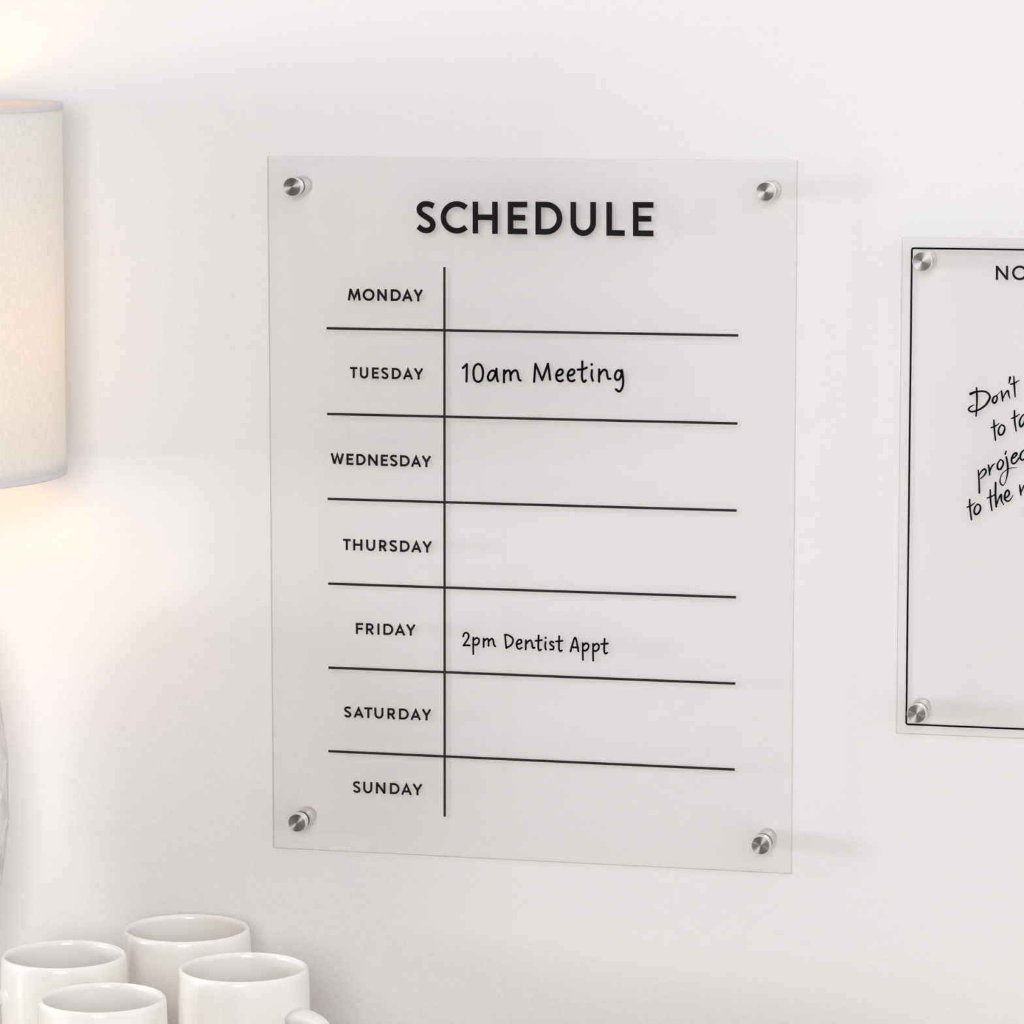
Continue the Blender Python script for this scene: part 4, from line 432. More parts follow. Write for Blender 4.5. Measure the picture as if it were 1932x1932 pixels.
REMINDER = [[[0.965,1.056,1.146,1.237,1.327,1.267,1.206,1.146,1.086,1.056,1.026,0.995,0.965],0,[[288.43,87.71],[288.52,86.51],[288.62,85.33],[288.71,84.12],[288.77,82.86],[288.81,81.57],[288.83,80.26],[288.82,78.87],[288.79,77.34],[288.72,75.62],[288.62,73.75],[288.51,71.82],[288.4,69.92]]],[[1.81,1.704,1.599,1.493,1.387,1.282,1.176,1.088,1.106,1.124,1.141,1.159,1.176,1.194,1.217,1.252,1.287,1.322,1.357,1.392,1.428,1.433,1.398,1.362,1.327,1.292,1.257,1.222,1.206,1.206,1.206,1.206,1.206,1.206,1.206,1.194,1.176,1.159,1.141,1.124,1.106,1.088,1.026,0.955,0.885,0.814,0.744,0.674,0.603],0,[[284.74,83.77],[285.36,84.07],[285.94,84.37],[286.59,84.67],[287.37,84.93],[288.37,85.18],[289.52,85.43],[290.69,85.61],[291.76,85.69],[292.69,85.64],[293.57,85.5],[294.37,85.27],[295.06,84.93],[295.68,84.46],[296.21,83.88],[296.61,83.24],[296.86,82.6],[296.91,81.98],[296.79,81.35],[296.55,80.69],[296.23,79.99],[295.84,79.22],[295.36,78.4],[294.77,77.57],[294.08,76.79],[293.25,76.05],[292.28,75.31],[291.26,74.63],[290.27,74.06],[289.27,73.58],[288.25,73.18],[287.27,72.88],[286.44,72.7],[285.76,72.64],[285.19,72.7],[284.72,72.84],[284.34,73.03],[284.02,73.29],[283.78,73.62],[283.65,73.98],[283.66,74.35],[283.84,74.73],[284.18,75.13],[284.59,75.52],[285.02,75.87],[285.45,76.15],[285.94,76.4],[286.44,76.62],[286.93,76.85]]],[[0.845,0.896,0.948,1.0,1.051,1.103,1.155,1.206,1.258,1.31,1.319,1.306,1.293,1.28,1.267,1.254,1.241,1.228,1.215,1.198,1.172,1.146,1.12,1.094,1.069,1.043,1.017,0.991,0.965],0,[[301.3,82.7],[300.91,82.66],[300.5,82.65],[300.12,82.6],[299.77,82.44],[299.46,82.14],[299.17,81.75],[298.93,81.3],[298.75,80.87],[298.63,80.45],[298.57,80.0],[298.57,79.58],[298.66,79.22],[298.88,78.89],[299.2,78.6],[299.55,78.4],[299.88,78.36],[300.19,78.53],[300.5,78.85],[300.79,79.27],[301.02,79.71],[301.19,80.19],[301.33,80.74],[301.41,81.29],[301.43,81.76],[301.35,82.13],[301.2,82.44],[301.02,82.72],[300.86,83.02]]],[[0.603,0.362],0,[[301.13,83.13],[303.56,85.83]]],[[0.965,1.056,1.146,1.237,1.327,1.237,1.146,1.056,0.965],0,[[304.11,86.07],[304.21,85.36],[304.32,84.67],[304.43,83.96],[304.53,83.21],[304.63,82.39],[304.72,81.54],[304.82,80.66],[304.91,79.8]]],[[0.603,0.694,0.784,0.875,0.965,1.056,1.101,1.124,1.146,1.169,1.191,1.169,1.056,0.943,0.829,0.716,0.603],0,[[304.9,80.9],[305.32,81.93],[305.76,83.0],[306.18,83.99],[306.59,84.8],[307.01,85.44],[307.42,85.96],[307.8,86.27],[308.1,86.32],[308.29,85.98],[308.39,85.32],[308.46,84.55],[308.58,83.85],[308.76,83.26],[308.96,82.69],[309.17,82.12],[309.38,81.55]]],[[1.568,0.724],0,[[309.3,94.61],[308.69,91.01]]],[[0.845,0.935,1.026,1.116,1.206,1.116,1.026,0.935,0.845],0,[[311.64,95.31],[311.74,93.7],[311.84,92.09],[311.94,90.48],[312.07,88.88],[312.21,87.3],[312.37,85.72],[312.54,84.14],[312.71,82.56]]],[[0.965,0.995,1.026,1.056,1.086,0.935,0.784,0.633,0.483],0,[[309.8,90.38],[310.4,90.56],[311.0,90.72],[311.61,90.92],[312.25,91.2],[312.94,91.59],[313.66,92.07],[314.39,92.58],[315.12,93.08]]],[[0.965,1.026,1.086,1.146,1.206,1.146,1.086,1.026,0.965],0,[[299.6,67.64],[299.7,66.13],[299.79,64.63],[299.89,63.12],[300.02,61.57],[300.18,59.98],[300.37,58.35],[300.57,56.7],[300.77,55.07]]],[[0.845,0.905,0.965,1.026,1.086,0.935,0.784,0.633,0.483],0,[[297.86,62.74],[298.46,62.98],[299.07,63.2],[299.68,63.46],[300.31,63.79],[300.98,64.22],[301.66,64.73],[302.35,65.27],[303.03,65.79]]],[[0.845,0.896,0.948,1.0,1.051,1.103,1.155,1.206,1.258,1.31,1.319,1.306,1.293,1.28,1.267,1.254,1.241,1.228,1.215,1.198,1.172,1.146,1.12,1.094,1.069,1.043,1.017,0.991,0.965],0,[[304.37,64.72],[303.96,64.24],[303.54,63.78],[303.15,63.3],[302.86,62.75],[302.67,62.08],[302.56,61.33],[302.53,60.6],[302.57,59.98],[302.69,59.46],[302.89,59.0],[303.16,58.65],[303.47,58.45],[303.86,58.4],[304.33,58.48],[304.8,58.7],[305.22,59.05],[305.59,59.58],[305.93,60.29],[306.21,61.04],[306.39,61.73],[306.44,62.34],[306.41,62.94],[306.28,63.48],[306.08,63.93],[305.77,64.25],[305.36,64.46],[304.91,64.63],[304.47,64.83]]],[[0.965,1.026,1.086,1.146,1.206,1.146,1.086,1.026,0.965],0,[[312.35,73.9],[312.4,72.27],[312.43,70.63],[312.49,69.0],[312.61,67.4],[312.8,65.83],[313.05,64.3],[313.32,62.77],[313.58,61.24]]],[[0.845,0.905,0.965,1.026,1.086,0.935,0.784,0.633,0.483],0,[[310.56,68.89],[311.2,69.17],[311.84,69.44],[312.48,69.73],[313.12,70.06],[313.76,70.45],[314.39,70.88],[315.03,71.33],[315.67,71.77]]],[[0.845,0.89,0.935,0.98,1.026,1.071,1.116,1.161,1.206,1.252,1.297,1.323,1.312,1.301,1.289,1.278,1.267,1.256,1.244,1.233,1.222,1.21,1.191,1.169,1.146,1.124,1.101,1.078,1.056,1.033,1.01,0.988,0.965],0,[[318.68,71.95],[318.23,71.56],[317.79,71.19],[317.35,70.78],[316.95,70.26],[316.55,69.58],[316.15,68.79],[315.83,67.97],[315.63,67.19],[315.59,66.41],[315.69,65.6],[315.85,64.89],[316.05,64.39],[316.28,64.1],[316.55,63.97],[316.86,64.03],[317.21,64.3],[317.62,64.85],[318.11,65.64],[318.57,66.57],[318.91,67.54],[319.1,68.79],[319.18,70.27],[319.21,71.49],[319.22,71.96],[319.18,71.32],[319.07,69.91],[318.99,68.28],[319.03,67.0],[319.22,66.21],[319.51,65.61],[319.84,65.1],[320.16,64.54]]],[[0.845,0.905,0.965,1.026,1.086,1.116,1.146,1.176,1.206],0,[[290.26,35.85],[290.43,34.05],[290.61,32.25],[290.78,30.45],[290.91,28.66],[290.99,26.87],[291.04,25.1],[291.08,23.33],[291.12,21.55]]],[[0.724,0.796,0.869,0.941,1.013,1.086,1.158,1.206,1.206,1.206,1.206,1.206,1.206,1.206,1.158,1.086,1.013,0.941,0.869,0.796,0.724],0,[[290.85,32.54],[291.25,33.31],[291.64,34.11],[292.05,34.86],[292.47,35.47],[292.94,35.94],[293.45,36.32],[293.93,36.56],[294.32,36.63],[294.64,36.46],[294.9,36.1],[295.07,35.63],[295.12,35.15],[295.03,34.64],[294.83,34.08],[294.53,33.49],[294.16,32.91],[293.68,32.33],[293.1,31.74],[292.48,31.16],[291.87,30.57]]],[[0.845,1.026,1.206,1.312,1.267,1.222,1.146,1.056,0.965],0,[[296.54,39.35],[296.7,38.68],[296.85,38.02],[297.0,37.34],[297.13,36.59],[297.23,35.74],[297.31,34.82],[297.38,33.87],[297.46,32.94]]],[[0.724,0.814,0.905,0.995,1.086,0.995,0.905,0.814,0.724],0,[[297.43,34.82],[297.75,35.81],[298.07,36.83],[298.4,37.78],[298.76,38.57],[299.16,39.14],[299.6,39.55],[300.05,39.9],[300.49,40.28]]],[[0.845,0.905,0.965,1.026,1.086,1.146,1.206,1.267,1.327,1.312,1.297,1.282,1.267,1.252,1.237,1.222,1.206,1.176,1.146,1.116,1.086,1.056,1.026,0.995,0.965],0,[[303.81,42.69],[303.4,42.03],[302.96,41.38],[302.57,40.72],[302.31,40.05],[302.2,39.31],[302.19,38.53],[302.29,37.82],[302.46,37.28],[302.75,36.93],[303.14,36.7],[303.58,36.63],[304.01,36.77],[304.44,37.19],[304.91,37.85],[305.32,38.6],[305.62,39.31],[305.78,39.97],[305.85,40.64],[305.82,41.28],[305.69,41.8],[305.43,42.17],[305.04,42.42],[304.61,42.63],[304.19,42.87]]],[[1.206,1.228,1.25,1.272,1.294,1.316,1.283,1.196,1.108,1.02,0.932,0.845,0.779,0.713,0.647,0.581,0.515,0.537,0.647,0.757,0.866,0.976,1.086,1.042,0.998,0.954,0.91,0.866,0.823,0.779,0.735,0.691,0.647,0.603,0.603,0.603,0.603,0.603,0.603,0.581,0.537,0.494,0.45,0.406,0.362],0,[[307.63,44.62],[307.88,43.53],[308.15,42.45],[308.4,41.35],[308.57,40.21],[308.68,39.0],[308.75,37.73],[308.75,36.46],[308.7,35.23],[308.58,34.05],[308.4,32.89],[308.18,31.79],[307.95,30.78],[307.71,29.87],[307.45,29.03],[307.18,28.29],[306.89,27.7],[306.58,27.26],[306.26,26.93],[305.92,26.75],[305.59,26.73],[305.23,26.9],[304.84,27.24],[304.5,27.69],[304.24,28.19],[304.09,28.71],[304.0,29.31],[304.0,29.96],[304.1,30.68],[304.29,31.5],[304.56,32.4],[304.94,33.32],[305.42,34.15],[306.04,34.9],[306.79,35.61],[307.6,36.25],[308.41,36.78],[309.22,37.18],[310.07,37.47],[310.91,37.69],[311.68,37.86],[312.38,37.96],[313.02,37.98],[313.64,37.97],[314.26,37.98]]],[[0.845,1.086],0,[[307.57,48.32],[307.0,46.43]]],[[0.845,0.89,0.935,0.98,1.026,1.071,1.116,1.161,1.206,1.252,1.297,1.323,1.312,1.301,1.289,1.278,1.267,1.256,1.244,1.233,1.222,1.21,1.191,1.169,1.146,1.124,1.101,1.078,1.056,1.033,1.01,0.988,0.965],0,[[311.05,43.49],[311.62,43.84],[312.21,44.17],[312.76,44.53],[313.22,44.93],[313.62,45.42],[313.96,45.98],[314.2,46.5],[314.29,46.89],[314.18,47.13],[313.91,47.28],[313.55,47.31],[313.19,47.19],[312.8,46.89],[312.35,46.43],[311.92,45.87],[311.57,45.27],[311.31,44.59],[311.1,43.82],[310.97,43.05],[310.96,42.38],[311.08,41.78],[311.31,41.21],[311.62,40.77],[311.97,40.52],[312.38,40.52],[312.86,40.71],[313.35,41.03],[313.83,41.46],[314.26,42.01],[314.69,42.7],[315.12,43.44],[315.54,44.16]]],[[0.845,0.935,1.026,1.116,1.206,1.297,1.312,1.289,1.267,1.244,1.222,1.191,1.146,1.101,1.056,1.01,0.965],0,[[319.18,49.78],[318.64,49.26],[318.08,48.76],[317.56,48.23],[317.13,47.63],[316.8,46.89],[316.54,46.07],[316.38,45.25],[316.36,44.56],[316.52,43.98],[316.83,43.46],[317.23,43.07],[317.64,42.88],[318.08,42.98],[318.56,43.31],[319.06,43.72],[319.54,44.09]]],[[0.965,1.026,1.086,1.146,1.206,1.146,1.086,1.026,0.965],0,[[285.11,17.27],[285.2,15.63],[285.29,13.98],[285.39,12.34],[285.53,10.72],[285.71,9.13],[285.93,7.55],[286.16,5.98],[286.39,4.4]]],[[0.845,0.905,0.965,1.026,1.086,0.935,0.784,0.633,0.483],0,[[283.41,12.22],[284.02,12.45],[284.64,12.66],[285.26,12.91],[285.88,13.24],[286.52,13.67],[287.16,14.18],[287.8,14.73],[288.45,15.26]]],[[0.845,0.896,0.948,1.0,1.051,1.103,1.155,1.206,1.258,1.31,1.319,1.306,1.293,1.28,1.267,1.254,1.241,1.228,1.215,1.198,1.172,1.146,1.12,1.094,1.069,1.043,1.017,0.991,0.965],0,[[290.01,14.3],[289.6,13.8],[289.18,13.31],[288.79,12.79],[288.49,12.2],[288.27,11.46],[288.12,10.61],[288.05,9.79],[288.09,9.13],[288.26,8.63],[288.55,8.25],[288.9,7.99],[289.27,7.88],[289.67,7.95],[290.13,8.17],[290.58,8.51],[290.97,8.93],[291.3,9.47],[291.61,10.13],[291.85,10.82],[291.98,11.46],[291.99,12.08],[291.89,12.68],[291.72,13.24],[291.51,13.67],[291.22,13.95],[290.87,14.11],[290.49,14.22],[290.12,14.36]]],[[0.965,1.026,1.086,1.146,1.206,1.146,1.086,1.026,0.965],0,[[297.98,23.58],[298.03,21.99],[298.07,20.4],[298.13,18.8],[298.24,17.2],[298.42,15.58],[298.66,13.94],[298.91,12.31],[299.16,10.67]]],[[0.845,0.905,0.965,1.026,1.086,0.935,0.784,0.633,0.483],0,[[296.18,18.36],[296.82,18.62],[297.46,18.86],[298.1,19.13],[298.76,19.44],[299.43,19.8],[300.11,20.22],[300.8,20.65],[301.49,21.07]]],[[1.206,1.237,1.267,1.297,1.327,1.297,1.267,1.237,1.206],0,[[301.27,28.27],[301.26,26.35],[301.23,24.43],[301.23,22.52],[301.27,20.62],[301.39,18.73],[301.56,16.87],[301.75,15.0],[301.93,13.14]]],[[0.724,0.792,0.86,0.927,0.995,1.063,1.101,1.124,1.146,1.169,1.191,1.169,1.056,0.943,0.829,0.716,0.603],0,[[301.92,13.69],[302.31,14.94],[302.69,16.23],[303.08,17.43],[303.45,18.46],[303.85,19.36],[304.26,20.17],[304.63,20.72],[304.9,20.83],[305.0,20.3],[304.98,19.28],[304.97,18.11],[305.07,17.12],[305.34,16.39],[305.72,15.76],[306.14,15.16],[306.54,14.55]]],[[0.965,1.003,1.041,1.078,1.116,1.154,1.191,1.206,1.206,1.206,1.206,1.206,1.206,1.21,1.229,1.248,1.267,1.286,1.305,1.323,1.297,1.259,1.222,1.184,1.146,1.108,1.048,0.954,0.86,0.765,0.671,0.577,0.483],0,[[307.03,18.45],[307.61,18.83],[308.21,19.2],[308.76,19.59],[309.21,20.01],[309.53,20.47],[309.78,20.97],[309.92,21.48],[309.95,21.97],[309.81,22.5],[309.55,23.08],[309.21,23.53],[308.88,23.71],[308.51,23.55],[308.1,23.13],[307.72,22.55],[307.42,21.9],[307.2,21.11],[307.04,20.16],[306.98,19.22],[307.03,18.45],[307.24,17.86],[307.59,17.39],[308.01,17.04],[308.43,16.82],[308.83,16.72],[309.25,16.73],[309.7,16.89],[310.18,17.26],[310.7,17.9],[311.26,18.77],[311.82,19.73],[312.38,20.65]]],[[0.845,0.965,1.086,1.206,1.327,1.237,1.146,1.056,0.965],0,[[316.24,27.24],[316.39,26.38],[316.55,25.51],[316.7,24.65],[316.84,23.82],[316.96,23.04],[317.07,22.28],[317.17,21.54],[317.27,20.79]]],[[0.603,0.694,0.784,0.875,0.965,1.056,1.101,1.124,1.146,1.169,1.191,1.169,1.056,0.943,0.829,0.716,0.603],0,[[317.25,22.06],[317.55,22.97],[317.86,23.91],[318.16,24.79],[318.46,25.53],[318.77,26.18],[319.1,26.76],[319.4,27.15],[319.64,27.22],[319.8,26.85],[319.9,26.12],[319.99,25.26],[320.12,24.47],[320.32,23.78],[320.56,23.09],[320.8,22.41],[321.04,21.72]]]]
ROW_LINES = [[[-134.4,117.37],[136.9,117.75]],[[-134.42,61.47],[136.75,61.66]],[[-134.43,5.72],[136.6,5.87]],[[-134.45,-50.19],[136.55,-50.02]],[[-134.64,-105.89],[136.47,-105.92]],[[-135.06,-161.64],[136.45,-161.92]]]
COLUMN_LINE = [[-55.24,158.26],[-56.07,-201.74]]
BORDER = [[246.78,174.51],[247.46,-127.78],[316.76,174.79],[321.43,-127.89]]
GAP = 0.0159          # wall to back of panel
FRONT = 0.0189        # wall to front of panel

def panel_bm(x0, x1, z0, z1):
    bm = bmesh.new()
    fs = add_box(bm, x0, x1, -FRONT, -GAP, z0, z1)
    bm.normal_update()
    for f in bm.faces:
        f.material_index = 0 if abs(f.normal.y) > 0.5 else 1
    return fix(bm)

def make_standoff(parent, loc):
    R = 0.00615
    bm = bmesh.new()      # barrel with a turned groove near its front
    add_lathe(bm, [(0, 0), (R * 0.97, 0), (R, 0.0004), (R, 0.0112), (R * 0.94, 0.0115), (R * 0.94, 0.0121), (R, 0.0124), (R, 0.0153), (R * 0.96, GAP), (0, GAP)], 48, 'Y')
    s = mesh_object('standoff', fix(bm), M_barrel, parent, True, loc)
    bm = bmesh.new()
    add_lathe(bm, [(0, FRONT), (R * 0.9, FRONT), (R * 0.9, FRONT + 0.0010), (0, FRONT + 0.0010)], 48, 'Y')
    mesh_object('washer', fix(bm), M_washer, s)
    bm = bmesh.new()      # cap: knurled-free rim with a fine groove, spun face
    f0 = FRONT + 0.0010
    prof = [(0, f0), (R * 0.97, f0), (R * 1.0, f0 + 0.0003), (R, f0 + 0.0016), (R * 0.96, f0 + 0.0019), (R * 0.96, f0 + 0.0023), (R, f0 + 0.0026), (R, f0 + 0.0059), (R * 0.93, f0 + 0.0064)]
    add_lathe(bm, prof, 64, 'Y')
    fix(bm)
    c = mesh_object('cap', bm, M_steel, s)
    for p in c.data.polygons: p.use_smooth = False
    for p in c.data.polygons:
        p.use_smooth = True
    c.data.set_sharp_from_angle(angle=math.radians(30))
    bm = bmesh.new()
    rings = [0.02, 0.2, 0.4, 0.6, 0.8, 0.93]
    add_lathe(bm, [(0, f0 + 0.0064)] + [(R * q, f0 + 0.0064) for q in rings], 64, 'Y')
    bmesh.ops.recalc_face_normals(bm, faces=bm.faces[:])
    if bm.faces[0].normal.y > 0:
        bmesh.ops.reverse_faces(bm, faces=bm.faces[:])
    # face disc belongs to the cap: join into its mesh with its own material
    me = bpy.data.meshes.new('cap_face'); bm.to_mesh(me); bm.free()
    b2 = bmesh.new(); b2.from_mesh(c.data); n0 = len(b2.faces); b2.from_mesh(me)
    b2.faces.ensure_lookup_table()
    for f in b2.faces[n0:]:
        f.material_index = 1
        f.smooth = True
    b2.to_mesh(c.data); b2.free()
    bpy.data.meshes.remove(me)
    c.data.materials.append(M_spun)
    s.data.set_sharp_from_angle(angle=math.radians(30))
    return s

def shift(o, d):
    return (o[0] - d[0], o[1] - d[1])

# --- schedule sign
W2, H2 = 0.1736, 0.2286
sign = thing('schedule_sign', 'large clear acrylic weekly schedule board on four steel standoffs in the middle of the wall', 'wall sign', (0, 0, Z0))
panel = mesh_object('acrylic_panel', panel_bm(-W2, W2, -H2, H2), [M_acrylic, M_edge], sign)
YF = -FRONT
mesh_object('title_lettering', strokes_bm(TITLE, (0, 0), YF, False), M_ink, panel)['label'] = 'bold black SCHEDULE title'
for nm, st in zip(('MONDAY', 'TUESDAY', 'WEDNESDAY', 'THURSDAY', 'FRIDAY', 'SATURDAY', 'SUNDAY'), DAYS):
    mesh_object('day_lettering', strokes_bm(st, (0, 0), YF, False), M_ink, panel)['label'] = 'black printed word ' + nm
for a, b_ in ROW_LINES:
    mesh_object('row_line', strokes_bm([[1.63, 0, [a, b_]]], (0, 0), YF, False), M_ink_line, panel)
mesh_object('column_line', strokes_bm([[1.55, 0, COLUMN_LINE]], (0, 0), YF, False, 0.00022), M_ink_line, panel)
mesh_object('handwriting', strokes_bm(MEETING, (0, 0), YF, True), M_pen, panel)['label'] = 'handwritten black note 10am Meeting'
mesh_object('handwriting', strokes_bm(DENTIST, (0, 0), YF, True), M_pen, panel)['label'] = 'handwritten black note 2pm Dentist Appt'
proto = make_standoff(sign, (-0.15486, 0, 0.20917))
for x, z in ((0.15486, 0.20917), (-0.15486, -0.20917), (0.15486, -0.20917)):
    c = copy_tree(proto, sign)
    c.location = (x, 0, z)

# --- notes sign, cut by the right side of the photo
NX = 0.330
notes = thing('notes_sign', 'clear acrylic notes board with thin black border at the right edge of the photo', 'wall sign', (NX, 0, Z0))
NL, NT, NB = 0.2404, 0.1811, -0.1341
bl, bt, bb = BORDER[0][0] / 1000, BORDER[0][1] / 1000, BORDER[1][1] / 1000
NR = NL + 0.240
br = NR - (bl - NL)
npanel = mesh_object('acrylic_panel', panel_bm(NL - NX, NR - NX, NB, NT), [M_acrylic, M_edge], notes)
# one closed border line with slightly rounded corners
rc = 0.0012
loop = []
for cx_, cz_, a0 in ((br - rc, bt - rc, 0), (bl + rc, bt - rc, 90), (bl + rc, bb + rc, 180), (br - rc, bb + rc, 270)):
    for k in range(5):
        a = math.radians(a0 + 22.5 * k)
        loop.append(((cx_ + rc * math.cos(a)) * 1000, (cz_ + rc * math.sin(a)) * 1000))
mesh_object('border_line', strokes_bm([[1.18, 1, loop]], (NX, 0), YF, False), M_pen, npanel)
mesh_object('title_lettering', strokes_bm(NOTES_TITLE, (NX, 0), YF, False), M_ink, npanel)['label'] = 'black printed notes title'
mesh_object('handwriting', strokes_bm(REMINDER, (NX, 0), YF, True), M_pen, npanel)['label'] = 'handwritten black brush pen reminder'
sxl = 0.25414
for x, z in ((sxl, 0.16674), (sxl, -0.1196), (NL + NR - sxl, 0.16674), (NL + NR - sxl, -0.1196)):
    c = copy_tree(proto, notes)
    c.location = (x - NX, 0, z)

# ------------------------------------------------------------------ table lamp
LX, LY = -0.3888, -0.107
lamp = thing('table_lamp', 'lit table lamp with pale linen drum shade and white carved ceramic base', 'lamp', (LX, LY, TABLE))
# carved ceramic base: egg shaped body with a raised diagonal lattice
bm = bmesh.new()
NS, NZ = 220, 150
zc, bz, RB = 0.1890, 0.135, 0.0583
z_lo, z_hi = 0.018, 0.306
rings = []
for j in range(NZ + 1):
    z = z_lo + (z_hi - z_lo) * j / NZ
    q = (z - zc) / bz
    r = RB * math.sqrt(max(0.0, 1 - abs(q) ** 2.15))
    r = max(r, 0.020 if z > zc else 0.040)
    ring = []
    for k in range(NS):
        th = 2 * PI * k / NS
        u = th * 12 / PI; v_ = (z - zc) / 0.0190
        a = abs(math.sin((u + v_) * PI / 2)); c_ = abs(math.sin((u - v_) * PI / 2))
        lift = max(0.0, 1 - 3.4 * min(a, c_))
        leaf = 0.35 * abs(math.sin(u * PI)) * (1 if (abs(q) < 0.9) else 0)
        rr = r + (0.0019 * lift - 0.0012 * leaf) * (1 if 0.03 < r and abs(q) < 0.93 else 0)
        ring.append(bm.verts.new((rr * math.cos(th), rr * math.sin(th), z)))
    rings.append(ring)
for a, b_ in zip(rings, rings[1:]):
    for k in range(NS):
        bm.faces.new((a[k], a[(k + 1) % NS], b_[(k + 1) % NS], b_[k]))
bm.faces.new(rings[0][::-1]); bm.faces.new(rings[-1])
mesh_object('base', fix(bm), M_lamp_ceramic, lamp, True)
bm = bmesh.new()
add_lathe(bm, [(0, 0), (0.050, 0), (0.052, 0.003), (0.052, 0.012), (0.044, 0.018), (0.0, 0.018)], 64)
mesh_object('foot', fix(bm), M_lamp_ceramic, lamp, True)
bm = bmesh.new()
add_lathe(bm, [(0, 0.306), (0.016, 0.306), (0.016, 0.312), (0.009, 0.318), (0.009, 0.395), (0.017, 0.400), (0.017, 0.438), (0.0, 0.440)], 40)
mesh_object('socket', fix(bm), M_brass, lamp, True)
bm = bmesh.new()
add_lathe(bm, [(0, 0.438), (0.013, 0.440), (0.014, 0.452), (0.022, 0.468), (0.029, 0.488), (0.030, 0.503), (0.026, 0.520), (0.015, 0.532), (0, 0.536)], 32)
mesh_object('bulb', fix(bm), M_bulb, lamp, True)
# drum shade, tipped very slightly on its fitter
SH_B, SH_T = 0.0252 + Z0 - TABLE, 0.2626 + Z0 - TABLE
R_T, R_B = 0.1015, 0.0990
th_ = 0.0012
mid = (SH_B + SH_T) / 2
bm = bmesh.new()
add_lathe(bm, [(R_B, SH_B - mid), (R_T, SH_T - mid), (R_T - th_, SH_T - mid), (R_B - th_, SH_B - mid)], 128, close=True)
shade = mesh_object('lamp_shade', fix(bm), M_linen, lamp, True, (0, 0, mid))
shade.data.set_sharp_from_angle(angle=math.radians(40))
shade.rotation_euler = (math.radians(0.5), math.radians(-0.25), 0)
for nm, zz, rr in (('top_trim', SH_T - mid, R_T), ('bottom_trim', SH_B - mid, R_B)):
    bm = bmesh.new()
    s_ = -1 if zz > 0 else 1
    z_a, z_b = zz, zz + s_ * 0.0034
    e_ = -s_ * 0.0006
    prof = [(rr + 0.0008, z_b), (rr + 0.0009, z_a), (rr + 0.0004, z_a + e_), (rr - th_ - 0.0004, z_a + e_), (rr - th_ - 0.0008, z_a), (rr - th_ - 0.0007, z_b)]
    add_lathe(bm, prof, 128, close=True)
    tr_ = mesh_object(nm, fix(bm), M_tape, shade, True)
    tr_.data.set_sharp_from_angle(angle=math.radians(40))
# spider fitter: hub ring on the socket and three spokes to the bottom of the shade
bm = bmesh.new()
hz = 0.399 - mid
add_lathe(bm, [(0.0172, hz - 0.001), (0.022, hz - 0.001), (0.022, hz + 0.001), (0.0172, hz + 0.001)], 32, close=True)
for k in range(3):
    a = 2 * PI * k / 3 + 0.5
    add_tube(bm, [(0.0215 * math.cos(a), 0.0215 * math.sin(a), hz), (0.0965 * math.cos(a), 0.0965 * math.sin(a), hz + 0.003)], 0.0012, 8)
add_tube(bm, [(0.0968 * math.cos(2 * PI * k / 64), 0.0968 * math.sin(2 * PI * k / 64), hz + 0.003) for k in range(64)], 0.0012, 8, True)
mesh_object('fitter', fix(bm), M_brass, shade, True)

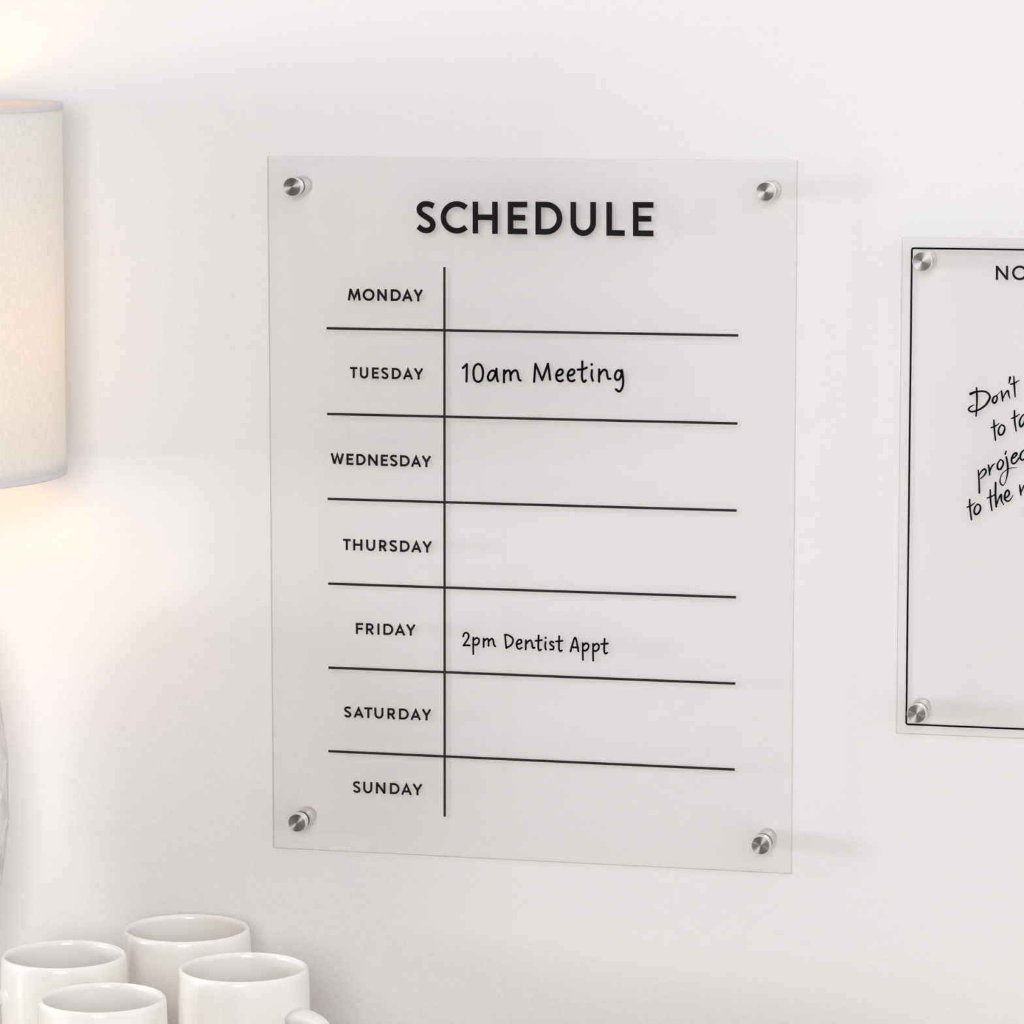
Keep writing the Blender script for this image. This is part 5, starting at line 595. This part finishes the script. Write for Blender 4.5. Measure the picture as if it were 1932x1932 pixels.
# ------------------------------------------------------------------ mugs
MH = 0.095
def make_mug(loc):
    R = 0.0422
    T = 0.0038
    prof = [(0, 0.002), (R * 0.74, 0.002), (R * 0.76, 0.0), (R * 0.80, 0.0), (R * 0.86, 0.004), (R * 0.92, 0.012), (R * 0.965, 0.024), (R * 0.992, 0.042), (R, 0.058), (R, 0.078), (R * 0.992, 0.087)]
    cr = T / 2
    rim_c = R * 0.992 - cr - 0.0003
    for k in range(0, 9):
        a = PI * k / 8
        prof.append((rim_c + cr * math.cos(a), MH - cr * 1.9 + cr * 1.9 * math.sin(a)))
    Ri = R - T
    prof += [(Ri * 0.994, 0.086), (Ri * 0.988, 0.074), (Ri, 0.050), (Ri * 0.96, 0.026), (Ri * 0.88, 0.014), (Ri * 0.72, 0.0075), (Ri * 0.4, 0.006), (0, 0.006)]
    bm = bmesh.new()
    add_lathe(bm, prof, 96)
    m = thing('mug', '', 'mug', loc, 'white mugs at the lower left')
    mesh_object('body', fix(bm), M_mug, m, True)
    # handle: a rounded strap bent into a C, rooted in the wall of the mug, along +X
    path = []
    for k in range(25):
        a = PI * (0.5 - k / 24)
        path.append(Vector((R * 0.955 + 0.0275 * max(0.0, math.cos(a)) ** 0.6, 0, 0.0430 + 0.0255 * math.copysign(abs(math.sin(a)) ** 0.72, math.sin(a)))))
    bm = bmesh.new()
    rings = []
    n = 20
    for i, p in enumerate(path):
        tg = (path[min(i + 1, 24)] - path[max(i - 1, 0)]).normalized()
        nr = Vector((-tg.z, 0, tg.x)) if abs(tg.x) + abs(tg.z) > 0 else Vector((1, 0, 0))
        fl = 1 + 0.45 * (abs(i - 12) / 12) ** 5
        rings.append([bm.verts.new(p + nr * (0.0040 * fl * math.copysign(abs(math.cos(2 * PI * k / n)) ** 0.8, math.cos(2 * PI * k / n))) + Vector((0, 1, 0)) * (0.0077 * fl * math.sin(2 * PI * k / n))) for k in range(n)])
    for a, b_ in zip(rings, rings[1:]):
        for k in range(n):
            bm.faces.new((a[k], a[(k + 1) % n], b_[(k + 1) % n], b_[k]))
    bm.faces.new(rings[0]); bm.faces.new(rings[-1][::-1])
    mesh_object('handle', fix(bm), M_mug, m, True)
    return m
MUGS = [((-0.2208, -0.0608), 0.0424, 186, 'white mug farthest back against the wall, behind the other three mugs'),
        ((-0.2743, -0.1484), 0.0408, 200, 'white mug at the left edge of the photo, partly behind the front mug'),
        ((-0.1523, -0.1550), 0.0417, -20, 'white mug on the right of the group, its handle showing at right'),
        ((-0.2131, -0.2492), 0.0396, -40, 'white mug nearest the camera, lowest in the photo')]
m0 = None
for (x, y), rad, ang, lab in MUGS:
    if m0 is None:
        m0 = make_mug((x, y, TABLE)); m = m0
    else:
        m = copy_tree(m0)
    m.location = (x, y, TABLE)
    m.rotation_euler = (0, 0, math.radians(ang))
    m.scale = (rad / 0.0422, rad / 0.0422, 1)
    m['label'] = lab
